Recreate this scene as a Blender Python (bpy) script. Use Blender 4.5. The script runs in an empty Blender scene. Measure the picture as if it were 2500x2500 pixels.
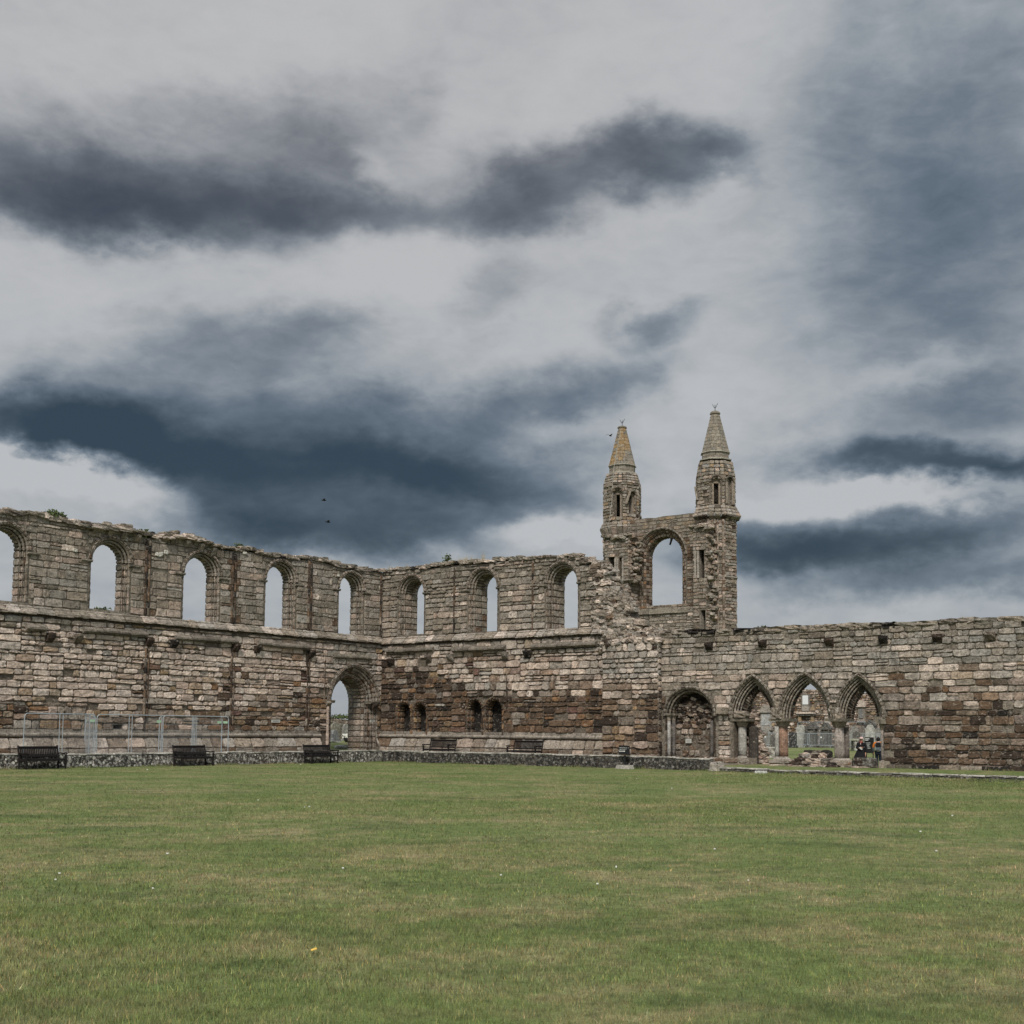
import bpy, bmesh, math, random
import numpy as np
from mathutils import Vector, Matrix, noise
from mathutils.geometry import tessellate_polygon
random.seed(11); RNG = np.random.default_rng(5)
sc = bpy.context.scene
COL = sc.collection

# ------------------------------------------------------------------ camera
FPX, PITCH, ROLL, CX, CY = 3142.0, math.radians(5.0), 0.0075, 1250.0, 1510.1
EYE = np.array([0.0, 0.0, 1.7])
_F = np.array([0.0, math.cos(PITCH), math.sin(PITCH)]); _R0 = np.array([1.0, 0, 0]); _U0 = np.cross(_R0, _F)
_R = _R0 * math.cos(ROLL) + _U0 * math.sin(ROLL); _U = -_R0 * math.sin(ROLL) + _U0 * math.cos(ROLL)
def ray(X, Y): return _F + _R * (X - CX) / FPX - _U * (Y - CY) / FPX
cam = bpy.data.cameras.new('camera'); co = bpy.data.objects.new('camera', cam); COL.objects.link(co)
cam.sensor_width = 36; cam.sensor_fit = 'HORIZONTAL'; cam.lens = 36 * FPX / 2500
cam.shift_y = (CY - 1250) / 2500; cam.clip_start = 0.1; cam.clip_end = 6000
m = Matrix.Identity(4)
for i, c in enumerate((_R, _U, -_F)):
    for j in range(3): m[j][i] = c[j]
m.translation = Vector(EYE); co.matrix_world = m
sc.camera = co

# ------------------------------------------------------------------ light, sky, exposure
SUN_AZ, SUN_EL = math.radians(187), math.radians(46)     # clockwise from +Y
sun = bpy.data.lights.new('sun', 'SUN'); sun.energy = 3.5; sun.angle = math.radians(12); sun.color = (1.0, 0.95, 0.88)
so = bpy.data.objects.new('sun', sun); COL.objects.link(so)
sd = Vector((math.sin(SUN_AZ) * math.cos(SUN_EL), math.cos(SUN_AZ) * math.cos(SUN_EL), math.sin(SUN_EL)))
so.rotation_euler = sd.to_track_quat('Z', 'Y').to_euler(); so.location = sd * 60
sc.view_settings.view_transform = 'Standard'; sc.view_settings.look = 'None'
sc.view_settings.exposure = 0.0; sc.view_settings.gamma = 1.0
sc.cycles.use_denoising = True
sc.cycles.max_bounces = 6

world = bpy.data.worlds.new('World'); sc.world = world; world.use_nodes = True
nt = world.node_tree; N = nt.nodes; Lk = nt.links; N.clear()
def wn(t, **kw):
    n = N.new(t)
    for k, v in kw.items(): setattr(n, k, v)
    return n
def wmath(op, a, b=None, clamp=False):
    n = wn('ShaderNodeMath', operation=op, use_clamp=clamp)
    for i, v in enumerate((a, b)):
        if v is None: continue
        if isinstance(v, (int, float)): n.inputs[i].default_value = v
        else: Lk.new(v, n.inputs[i])
    return n.outputs[0]
tc = wn('ShaderNodeTexCoord'); sx = wn('ShaderNodeSeparateXYZ'); Lk.new(tc.outputs['Generated'], sx.inputs[0])
az = wmath('MULTIPLY', wmath('ARCTAN2', sx.outputs[0], sx.outputs[1]), 57.29578)
el = wmath('MULTIPLY', wmath('ARCSINE', sx.outputs[2]), 57.29578)
cb = wn('ShaderNodeCombineXYZ'); Lk.new(az, cb.inputs[0]); Lk.new(el, cb.inputs[1])
def wnoise(scale, detail, rough, stretch=(1, 1, 1), off=(0, 0, 0), dist=0.0):
    mp = wn('ShaderNodeMapping'); mp.inputs['Scale'].default_value = stretch; mp.inputs['Location'].default_value = off
    Lk.new(cb.outputs[0], mp.inputs[0])
    n = wn('ShaderNodeTexNoise'); n.inputs['Scale'].default_value = scale; n.inputs['Detail'].default_value = detail
    n.inputs['Roughness'].default_value = rough; n.inputs['Distortion'].default_value = dist; Lk.new(mp.outputs[0], n.inputs['Vector'])
    return n
# warped sky coordinates (degrees)
w1 = wnoise(0.10, 4, 0.52, (0.7, 1.3, 1)); w2 = wnoise(0.36, 7, 0.58, (0.8, 1.2, 1), (7, 3, 0))
def vm(op, a, b):
    n = wn('ShaderNodeVectorMath', operation=op)
    for i, v in enumerate((a, b)):
        if isinstance(v, tuple): n.inputs[i].default_value = v
        else: Lk.new(v, n.inputs[i])
    return n.outputs[0]
d1 = vm('MULTIPLY', vm('SUBTRACT', w1.outputs['Color'], (.5, .5, .5)), (5.5, 3.6, 0))
d2 = vm('MULTIPLY', vm('SUBTRACT', w2.outputs['Color'], (.5, .5, .5)), (4.2, 3.2, 0))
V = vm('ADD', vm('ADD', cb.outputs[0], d1), d2)
def azel(X, Y):
    d = ray(X, Y); return math.degrees(math.atan2(d[0], d[1])), math.degrees(math.atan2(d[2], math.hypot(d[0], d[1])))
# (X, Y, rx, ry, tilt, amount): soft banks of cloud by their direction in the sky
_B = [
 (120, 335, 360, 120, 3, .50), (150, 395, 300, 60, 0, .28), (420, 380, 300, 90, 2, .36), (500, 260, 300, 110, -8, .30), (700, 390, 300, 60, 4, .30),
 (620, 340, 240, 90, 5, .18), (960, 390, 170, 70, -4, .34), (900, 330, 150, 70, 0, .22), (1120, 330, 220, 80, -10, .36), (1230, 290, 190, 65, -4, .32), (1350, 290, 90, 30, 8, .20), (800, 200, 80, 60, -40, .14),
 (345, 450, 60, 50, 0, .16), (300, 190, 300, 60, -4, .12), (690, 290, 60, 34, 20, -.14),
 (480, 700, 420, 110, -4, .20), (330, 650, 200, 70, 0, .10), (590, 620, 130, 50, 0, .16), (160, 720, 220, 90, 8, .14),
 (920, 570, 110, 75, -30, .22), (1205, 605, 120, 38, -8, .30), (1080, 730, 230, 70, -10, .30), (1190, 690, 110, 60, -30, .14), (1010, 770, 130, 40, -10, .14),
 (170, 830, 260, 85, 8, .50), (80, 830, 240, 70, 4, .34), (330, 880, 340, 95, 10, .34), (640, 850, 360, 115, 4, .46), (760, 890, 260, 60, 6, .32), (950, 890, 260, 90, 4, .34), (560, 960, 480, 110, 6, .36),
 (700, 1010, 420, 60, 0, .24), (900, 970, 280, 70, -4, .24), (450, 800, 500, 110, 0, .16), (1060, 900, 160, 70, 10, .14), (800, 780, 220, 60, 4, .14), (420, 990, 200, 70, 6, .22), (560, 1040, 260, 60, 2, .22), (480, 640, 330, 80, -4, .10), (250, 760, 300, 70, 0, .10), (980, 800, 260, 90, -6, .12),
 (1850, 250, 400, 420, 0, .25), (1900, 420, 300, 260, 0, .12), (1600, 200, 380, 260, 0, .08), (1620, 480, 420, 280, 10, .11), (1750, 600, 330, 120, 0, .10),
 (1760, 740, 230, 60, -6, .26), (1880, 760, 160, 50, 0, .14), (1700, 835, 330, 70, -3, .28), (1790, 885, 290, 50, 3, .60), (1900, 895, 200, 36, 0, .30), (1560, 870, 140, 46, 4, .18),
 (1620, 1010, 380, 75, -3, .48), (1600, 1045, 280, 44, -3, .36), (1850, 985, 200, 60, -6, .20), (1450, 1040, 160, 60, 0, .16), (1700, 1100, 360, 50, 2, .34), (1900, 1080, 240, 60, 0, .14),
 (160, 935, 210, 44, 12, -.34), (60, 900, 160, 40, 6, -.20), (1010, 1010, 160, 36, -3, -.34), (1150, 1000, 120, 50, 0, -.14), (1640, 945, 300, 34, -2, -.30), (1740, 680, 180, 34, -10, -.12),
]
BANKS = [(X * 1.294, Y * 1.294, rx * 1.294, ry * 1.294, tl, am) for X, Y, rx, ry, tl, am in _B]
acc = None
for (X, Y, rx, ry, tilt, amt) in BANKS:
    a, e = azel(X, Y)
    mp = wn('ShaderNodeMapping', vector_type='TEXTURE'); Lk.new(V, mp.inputs[0])
    mp.inputs['Location'].default_value = (a, e, 0); mp.inputs['Rotation'].default_value = (0, 0, -math.radians(tilt))
    mp.inputs['Scale'].default_value = (rx / 54.8, ry / 54.8, 1)
    ln = wn('ShaderNodeVectorMath', operation='LENGTH'); Lk.new(mp.outputs[0], ln.inputs[0])
    mr = wn('ShaderNodeMapRange', interpolation_type='SMOOTHSTEP')
    mr.inputs['From Min'].default_value = 0.1; mr.inputs['From Max'].default_value = 1.3
    mr.inputs['To Min'].default_value = amt; mr.inputs['To Max'].default_value = 0
    Lk.new(ln.outputs['Value'], mr.inputs['Value'])
    acc = mr.outputs[0] if acc is None else wmath('ADD', acc, mr.outputs[0])
# fine structure of the cloud
fb = wnoise(0.16, 9, 0.56, (0.7, 1.35, 1), (3, 9, 0), 0.5); fb2 = wnoise(0.9, 7, 0.6, (0.6, 1.3, 1), (13, 2, 0), 0.4)
fine = wmath('ADD', wmath('MULTIPLY', wmath('SUBTRACT', fb.outputs[0], .5), .60), wmath('MULTIPLY', wmath('SUBTRACT', fb2.outputs[0], .5), .26))
mod = wmath('ADD', .62, wmath('MULTIPLY', acc, 1.0), True)
fine = wmath('MULTIPLY', fine, mod)
# low sky near the horizon slightly greyer; the rest of the dome: broken generic cloud
low = wn('ShaderNodeMapRange', interpolation_type='SMOOTHSTEP'); Lk.new(el, low.inputs[0])
for k, v in zip(('From Min', 'From Max', 'To Min', 'To Max'), (-2, 13, .22, .05)): low.inputs[k].default_value = v
side = wn('ShaderNodeMapRange', interpolation_type='SMOOTHSTEP'); Lk.new(wmath('ABSOLUTE', az), side.inputs[0])
for k, v in zip(('From Min', 'From Max', 'To Min', 'To Max'), (30, 60, 0, 1)): side.inputs[k].default_value = v
high = wn('ShaderNodeMapRange', interpolation_type='SMOOTHSTEP'); Lk.new(el, high.inputs[0])
for k, v in zip(('From Min', 'From Max', 'To Min', 'To Max'), (34, 60, 0, 1)): high.inputs[k].default_value = v
gen = wn('ShaderNodeTexNoise'); gen.inputs['Scale'].default_value = 2.2; gen.inputs['Detail'].default_value = 8; gen.inputs['Roughness'].default_value = .58
gs = wn('ShaderNodeMapping'); gs.inputs['Scale'].default_value = (1, 1, 2.5); Lk.new(tc.outputs['Generated'], gs.inputs[0]); Lk.new(gs.outputs[0], gen.inputs['Vector'])
genD = wmath('MULTIPLY', wmath('SUBTRACT', gen.outputs[0], .40), 1.5, True)
away = wmath('MAXIMUM', side.outputs[0], high.outputs[0])
D = wmath('ADD', wmath('ADD', acc, low.outputs[0]), fine)
D = wmath('ADD', D, wmath('MULTIPLY', genD, away), True)
def ramp(cols):
    rp = wn('ShaderNodeValToRGB'); Lk.new(D, rp.inputs[0]); cr = rp.color_ramp; cr.interpolation = 'B_SPLINE'
    cr.elements[0].position = cols[0][0]; cr.elements[0].color = (*cols[0][1], 1); cr.elements[1].position = cols[-1][0]; cr.elements[1].color = (*cols[-1][1], 1)
    for p_, c_ in cols[1:-1]: e_ = cr.elements.new(p_); e_.color = (*c_, 1)
    return rp.outputs[0]
rA = ramp([(0.0, (.54, .535, .535)), (.16, (.44, .44, .45)), (.36, (.27, .275, .29)), (.56, (.165, .168, .185)), (.76, (.112, .116, .134)), (1.0, (.066, .074, .092))])
rB = ramp([(0.0, (.52, .53, .545)), (.16, (.40, .425, .45)), (.36, (.21, .25, .295)), (.56, (.115, .150, .190)), (.76, (.060, .085, .112)), (1.0, (.024, .042, .062))])
def mrange(v, a, b, c, d):
    n = wn('ShaderNodeMapRange', interpolation_type='SMOOTHSTEP'); Lk.new(v, n.inputs[0])
    for i, x in enumerate((a, b, c, d)): n.inputs[i + 1].default_value = x
    return n.outputs[0]
blue = wmath('ADD', mrange(el, 12, 27, 1, .28), mrange(az, 0, 24, 0, 1), True)
mxc = wn('ShaderNodeMix', data_type='RGBA'); Lk.new(blue, mxc.inputs[0]); Lk.new(rA, mxc.inputs[6]); Lk.new(rB, mxc.inputs[7])
class rp: outputs = [mxc.outputs[2]]
sky = wn('ShaderNodeTexSky', sky_type='NISHITA'); sky.sun_disc = False; sky.sun_elevation = SUN_EL; sky.sun_rotation = SUN_AZ
b1 = wn('ShaderNodeBackground'); Lk.new(rp.outputs[0], b1.inputs[0]); Lk.new(wmath('ADD', 1.0, wmath('MULTIPLY', away, 0.95)), b1.inputs[1])  # unseen dome outside the view boosted to fill the scene with light
b2 = wn('ShaderNodeBackground'); b2.inputs[1].default_value = 0.07; Lk.new(sky.outputs[0], b2.inputs[0])
mx = wn('ShaderNodeMixShader'); mx.inputs[0].default_value = 0.06; Lk.new(b1.outputs[0], mx.inputs[1]); Lk.new(b2.outputs[0], mx.inputs[2])
ow = wn('ShaderNodeOutputWorld'); Lk.new(mx.outputs[0], ow.inputs[0])

# ------------------------------------------------------------------ materials
def new_mat(name):
    mt = bpy.data.materials.new(name); mt.use_nodes = True
    t = mt.node_tree; t.nodes.clear()
    o = t.nodes.new('ShaderNodeOutputMaterial'); b = t.nodes.new('ShaderNodeBsdfPrincipled')
    t.links.new(b.outputs[0], o.inputs[0]); return mt, t, b
def nz(t, pos, scale, detail=4, rough=.55, stretch=(1, 1, 1), off=(0, 0, 0)):
    mp = t.nodes.new('ShaderNodeMapping'); mp.inputs['Scale'].default_value = stretch; mp.inputs['Location'].default_value = off
    t.links.new(pos, mp.inputs[0]); n = t.nodes.new('ShaderNodeTexNoise')
    n.inputs['Scale'].default_value = scale; n.inputs['Detail'].default_value = detail; n.inputs['Roughness'].default_value = rough
    t.links.new(mp.outputs[0], n.inputs['Vector']); return n.outputs[0]
def rng_(t, v, a, b, c, d, smooth=False):
    n = t.nodes.new('ShaderNodeMapRange'); 
    if smooth: n.interpolation_type = 'SMOOTHSTEP'
    t.links.new(v, n.inputs[0])
    for i, x in enumerate((a, b, c, d)): n.inputs[i + 1].default_value = x
    return n.outputs[0]
def mixc(t, f, a, b, mode='MIX'):
    n = t.nodes.new('ShaderNodeMix'); n.data_type = 'RGBA'; n.blend_type = mode
    for sock, v in ((n.inputs[0], f), (n.inputs[6], a), (n.inputs[7], b)):
        if isinstance(v, (int, float)): sock.default_value = v
        elif isinstance(v, tuple): sock.default_value = (*v, 1)
        else: t.links.new(v, sock)
    return n.outputs[2]
def mth(t, op, a, b):
    n = t.nodes.new('ShaderNodeMath'); n.operation = op
    for i, v in enumerate((a, b)):
        if isinstance(v, (int, float)): n.inputs[i].default_value = v
        else: t.links.new(v, n.inputs[i])
    return n.outputs[0]
def geo_pos(t): return t.nodes.new('ShaderNodeNewGeometry').outputs['Position']
def bump(t, b, h, strength, dist):
    n = t.nodes.new('ShaderNodeBump'); n.inputs['Strength'].default_value = strength; n.inputs['Distance'].default_value = dist
    t.links.new(h, n.inputs['Height']); t.links.new(n.outputs[0], b.inputs['Normal'])

def stone_mat(name, dark=.5, white=.0, grain=1.0):
    mt, t, b = new_mat(name); P = geo_pos(t)
    at = t.nodes.new('ShaderNodeAttribute'); at.attribute_name = 'Col'
    c = at.outputs['Color']
    g1 = nz(t, P, 14 * grain, 6, .65); g2 = nz(t, P, 3.2, 5, .6, (1, 1, 1.6)); g3 = nz(t, P, .8, 3, .5, (1, 1, .35), (5, 5, 5)); g4 = nz(t, P, 5.5, 6, .7, (1, 1, .8), (9, 1, 3))
    bed = nz(t, P, 2.0, 5, .7, (1, 1, 14))
    c = mixc(t, 1.0, c, rng_c(t, g1, .3, .7, .50, 1.50), 'MULTIPLY')
    c = mixc(t, 1.0, c, rng_c(t, g2, .3, .7, .70, 1.27), 'MULTIPLY')
    c = mixc(t, .7, c, rng_c(t, bed, .3, .7, .75, 1.22), 'MULTIPLY')
    dr = nz(t, P, 4.2, 4, .6, (1, 1, .09), (2, 7, 1)); c = mixc(t, rng_(t, dr, .54, .70, 0, .50 * dark, True), c, (.032, .025, .019))
    lt = nz(t, P, 6.5, 5, .7, (1, 1, 1.4), (6, 2, 8)); c = mixc(t, rng_(t, lt, .56, .68, 0, .48, True), c, (.50, .44, .38))
    # black crust and dark weather stain
    c = mixc(t, rng_(t, g4, .54, .64, 0, .82 * dark, True), c, (.024, .020, .016))
    c = mixc(t, rng_(t, g3, .56, .74, 0, .42 * dark, True), c, (.065, .050, .036))
    if white > 0:
        v = t.nodes.new('ShaderNodeTexVoronoi'); v.inputs['Scale'].default_value = 4.5; v.inputs['Randomness'].default_value = 1
        t.links.new(P, v.inputs['Vector'])
        sp = mth(t, 'SUBTRACT', v.outputs['Distance'], mth(t, 'MULTIPLY', g2, .50))
        c = mixc(t, rng_(t, sp, .01, -.03 , 0, white, True), c, (.55, .53, .48))
        v2 = t.nodes.new('ShaderNodeTexVoronoi'); v2.inputs['Scale'].default_value = 13; t.links.new(P, v2.inputs['Vector'])
        c = mixc(t, rng_(t, v2.outputs['Distance'], .24, .17, 0, white * .9, True), c, (.42, .41, .37))
        g5 = nz(t, P, 7, 8, .75, (1, 1, 1), (3, 3, 3))
        c = mixc(t, rng_(t, g5, .50, .57, 0, white * .9, True), c, (.36, .345, .31))
    t.links.new(c, b.inputs['Base Color']); b.inputs['Roughness'].default_value = .93
    b.inputs['Specular IOR Level'].default_value = .2
    h = mth(t, 'ADD', mth(t, 'MULTIPLY', g1, .5), mth(t, 'ADD', mth(t, 'MULTIPLY', bed, .5), mth(t, 'MULTIPLY', g4, .6)))
    bump(t, b, h, .9, .05); return mt
def rng_c(t, v, a, b, lo, hi):
    r = rng_(t, v, a, b, lo, hi); n = t.nodes.new('ShaderNodeCombineColor')
    for i in range(3): t.links.new(r, n.inputs[i])
    return n.outputs[0]
M_ST = stone_mat('weathered_sandstone', .7, 0.0)
M_STA = stone_mat('pale_sandstone', .42, 0.0)
M_ST2 = stone_mat('sandstone_pale', .25, 0.0)
M_LW = stone_mat('lichen_spotted_stone', .9, .95)
M_LWD = stone_mat('dark_crusted_stone', 1.0, .30)
M_GS = stone_mat('gravestone_stone', .5, .25)

def plain(name, colr, rough=.7, metal=0.0, var=.12, bmp=.0):
    mt, t, b = new_mat(name); P = geo_pos(t); g = nz(t, P, 22, 4, .6)
    c = mixc(t, 1.0, colr, rng_c(t, g, .3, .7, 1 - var, 1 + var), 'MULTIPLY')
    b.inputs['Specular IOR Level'].default_value = .18 if rough > .5 else .4
    t.links.new(c, b.inputs['Base Color']); b.inputs['Roughness'].default_value = rough; b.inputs['Metallic'].default_value = metal
    if bmp: bump(t, b, g, bmp, .01)
    return mt
M_WOOD = plain('dark_bench_timber', (.012, .010, .0095), .85, 0, .35, .4)
M_GALV = plain('galvanised_steel', (.30, .335, .355), .5, .2, .2)
M_WIRE = plain('fence_wire', (.30, .32, .33), .6, .3, .1)
M_BLACK = plain('black_sign_paint', (.012, .013, .014), .45)
M_WHITE = plain('white_print', (.62, .62, .60), .7, 0, .05)
M_PLAQ = plain('pale_plaque', (.42, .42, .38), .6, 0, .1)
M_INK = plain('grey_print', (.10, .10, .10), .7, 0, .05)
M_TAG = plain('green_tag', (.30, .44, .30), .6, 0, .1)
M_IRON = plain('dark_iron', (.03, .03, .032), .5, .5, .1)
M_CABLE = plain('pale_cable', (.42, .40, .36), .6, 0, .1)
M_PANEL = plain('white_marble', (.62, .63, .63), .6, 0, .06)
M_COAT = plain('black_cloth', (.010, .010, .012), .85, 0, .2)
M_DENIM = plain('navy_denim', (.012, .018, .030), .85, 0, .2)
M_SKIN = plain('skin', (.45, .24, .17), .6, 0, .05)
M_SCARF = plain('pale_pink_cloth', (.52, .38, .36), .85, 0, .2)
M_RED = plain('dark_red_cloth', (.20, .035, .03), .85, 0, .2)
M_ORG = plain('orange_cloth', (.55, .17, .03), .8, 0, .15)
M_GREY = plain('grey_cloth', (.10, .12, .14), .85, 0, .15)
M_TEE = plain('white_cloth', (.58, .60, .66), .85, 0, .08)
M_HAIR = plain('dark_hair', (.012, .010, .009), .7, 0, .2)
M_BIRD = plain('dark_feathers', (.02, .022, .025), .8, 0, .2)
M_LEAF = plain('yellow_leaf', (.60, .40, .09), .7, 0, .15)
M_PETAL = plain('white_petals', (.60, .60, .55), .7, 0, .1)
M_PLANT = plain('weed_leaves', (.065, .085, .03), .8, 0, .4)
M_DRY = plain('dry_grass', (.30, .25, .15), .8, 0, .3)

def grass_mat(name, blades):
    mt, t, b = new_mat(name); P = geo_pos(t)
    a = nz(t, P, .38, 5, .6, (1, 1, 0)); c1 = nz(t, P, 1.7, 5, .62, (1, 1, 0), (4, 4, 0)); d = nz(t, P, 9, 4, .65, (1, 1, 0)); st = nz(t, P, .10, 3, .5, (1, 1, 0), (2, 8, 0))
    s2 = nz(t, P, .55, 5, .6, (.7, 1.1, 0), (6, 1, 0))
    green = (.113, .148, .049); dry = (.225, .200, .105); deep = (.062, .088, .032)
    c = mixc(t, rng_(t, mth(t, 'ADD', mth(t, 'MULTIPLY', a, .55), mth(t, 'MULTIPLY', c1, .45)), .42, .65, 0, 1, True), green, dry)
    c = mixc(t, rng_(t, s2, .50, .68, 0, .62, True), c, deep)
    c = mixc(t, rng_(t, st, .45, .66, 0, .40, True), c, (.115, .155, .050))
    c = mixc(t, 1.0, c, rng_c(t, d, .3, .7, .70, 1.30), 'MULTIPLY'); e4 = nz(t, P, 3.6, 3, .6, (1, 1, 0), (1, 5, 0)); c = mixc(t, 1.0, c, rng_c(t, e4, .3, .7, .80, 1.20), 'MULTIPLY')
    if not blades:
        f = nz(t, P, 55, 3, .7, (1, 1, 0))
        c = mixc(t, 1.0, c, rng_c(t, f, .3, .7, .55, 1.45), 'MULTIPLY'); bump(t, b, mth(t, 'ADD', f, d), .8, .03)
    else:
        at = t.nodes.new('ShaderNodeAttribute'); at.attribute_name = 'Col'
        c = mixc(t, 1.0, c, at.outputs['Color'], 'MULTIPLY')
    t.links.new(c, b.inputs['Base Color']); b.inputs['Roughness'].default_value = .85; b.inputs['Specular IOR Level'].default_value = .15
    return mt
M_GRASS = grass_mat('lawn_grass', False); M_BLADE = grass_mat('lawn_blades', True)
M_PATH = plain('gravel_path', (.23, .205, .165), .95, 0, .3, .6)
# ------------------------------------------------------------------ builders
def nrm(v): return v / (np.linalg.norm(v) + 1e-12)
class Fr:
    """A vertical wall plane: s runs left to right as seen from in front, z up, d into the wall."""
    def __init__(self, O, S):
        self.O = np.array([O[0], O[1], 0.0]); self.S = np.array([S[0], S[1], 0.0]); self.n = np.array([S[1], -S[0], 0.0])
    def pt(self, s, z, d=0.0): return self.O + self.S * s + np.array([0, 0, z]) - self.n * d
    def px(self, X, Y, d=0.0):
        r = ray(X, Y); q = (self.O - self.n * d) - EYE
        k = (q @ self.n) / (r @ self.n); P = EYE + r * k
        return float((P - self.O) @ self.S), float(P[2])
    def ps(self, X, d=0.0, Y=1790): return self.px(X, Y, d)[0]
    def pz(self, X, Y, d=0.0): return self.px(X, Y, d)[1]
    def sub(self, s0, d0=0.0): return Fr((self.O + self.S * s0 - self.n * d0)[:2], self.S[:2])

def link(o, parent=None):
    COL.objects.link(o)
    if parent is not None: o.parent = parent
    return o
def tag(o, label=None, cat=None, group=None, kind=None):
    for k, v in (('label', label), ('category', cat), ('group', group), ('kind', kind)):
        if v: o[k] = v
    return o
def root(name, loc, label, cat, group=None, rz=0.0, rot=None):
    o = bpy.data.objects.new(name, None); o.location = tuple(float(x) for x in loc); o.rotation_euler = rot or (0, 0, rz)
    o.empty_display_size = .3; link(o); return tag(o, label, cat, group)
def base_of(parent):
    if parent is None: return np.zeros(3)
    return np.array(parent.location) + base_of(parent.parent)
def mesh_obj(name, V, Fc, mats, parent=None, cols=None, smooth=False, world=True, midx=None):
    V = np.asarray(V, dtype=np.float64)
    if world and parent is not None: V = V - base_of(parent)
    me = bpy.data.meshes.new(name); me.from_pydata(V.tolist() if len(V) < 60000 else V, [], Fc if isinstance(Fc, list) else Fc.tolist())
    if not isinstance(mats, (list, tuple)): mats = [mats]
    for mt in mats: me.materials.append(mt)
    if midx is not None: me.polygons.foreach_set('material_index', midx)
    if cols is not None:
        a = me.color_attributes.new('Col', 'FLOAT_COLOR', 'POINT')
        c = np.ones((len(V), 4), np.float32); c[:, :3] = cols; a.data.foreach_set('color', c.ravel())
    if smooth: me.polygons.foreach_set('use_smooth', [True] * len(me.polygons))
    me.update()
    return link(bpy.data.objects.new(name, me), parent)

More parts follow.
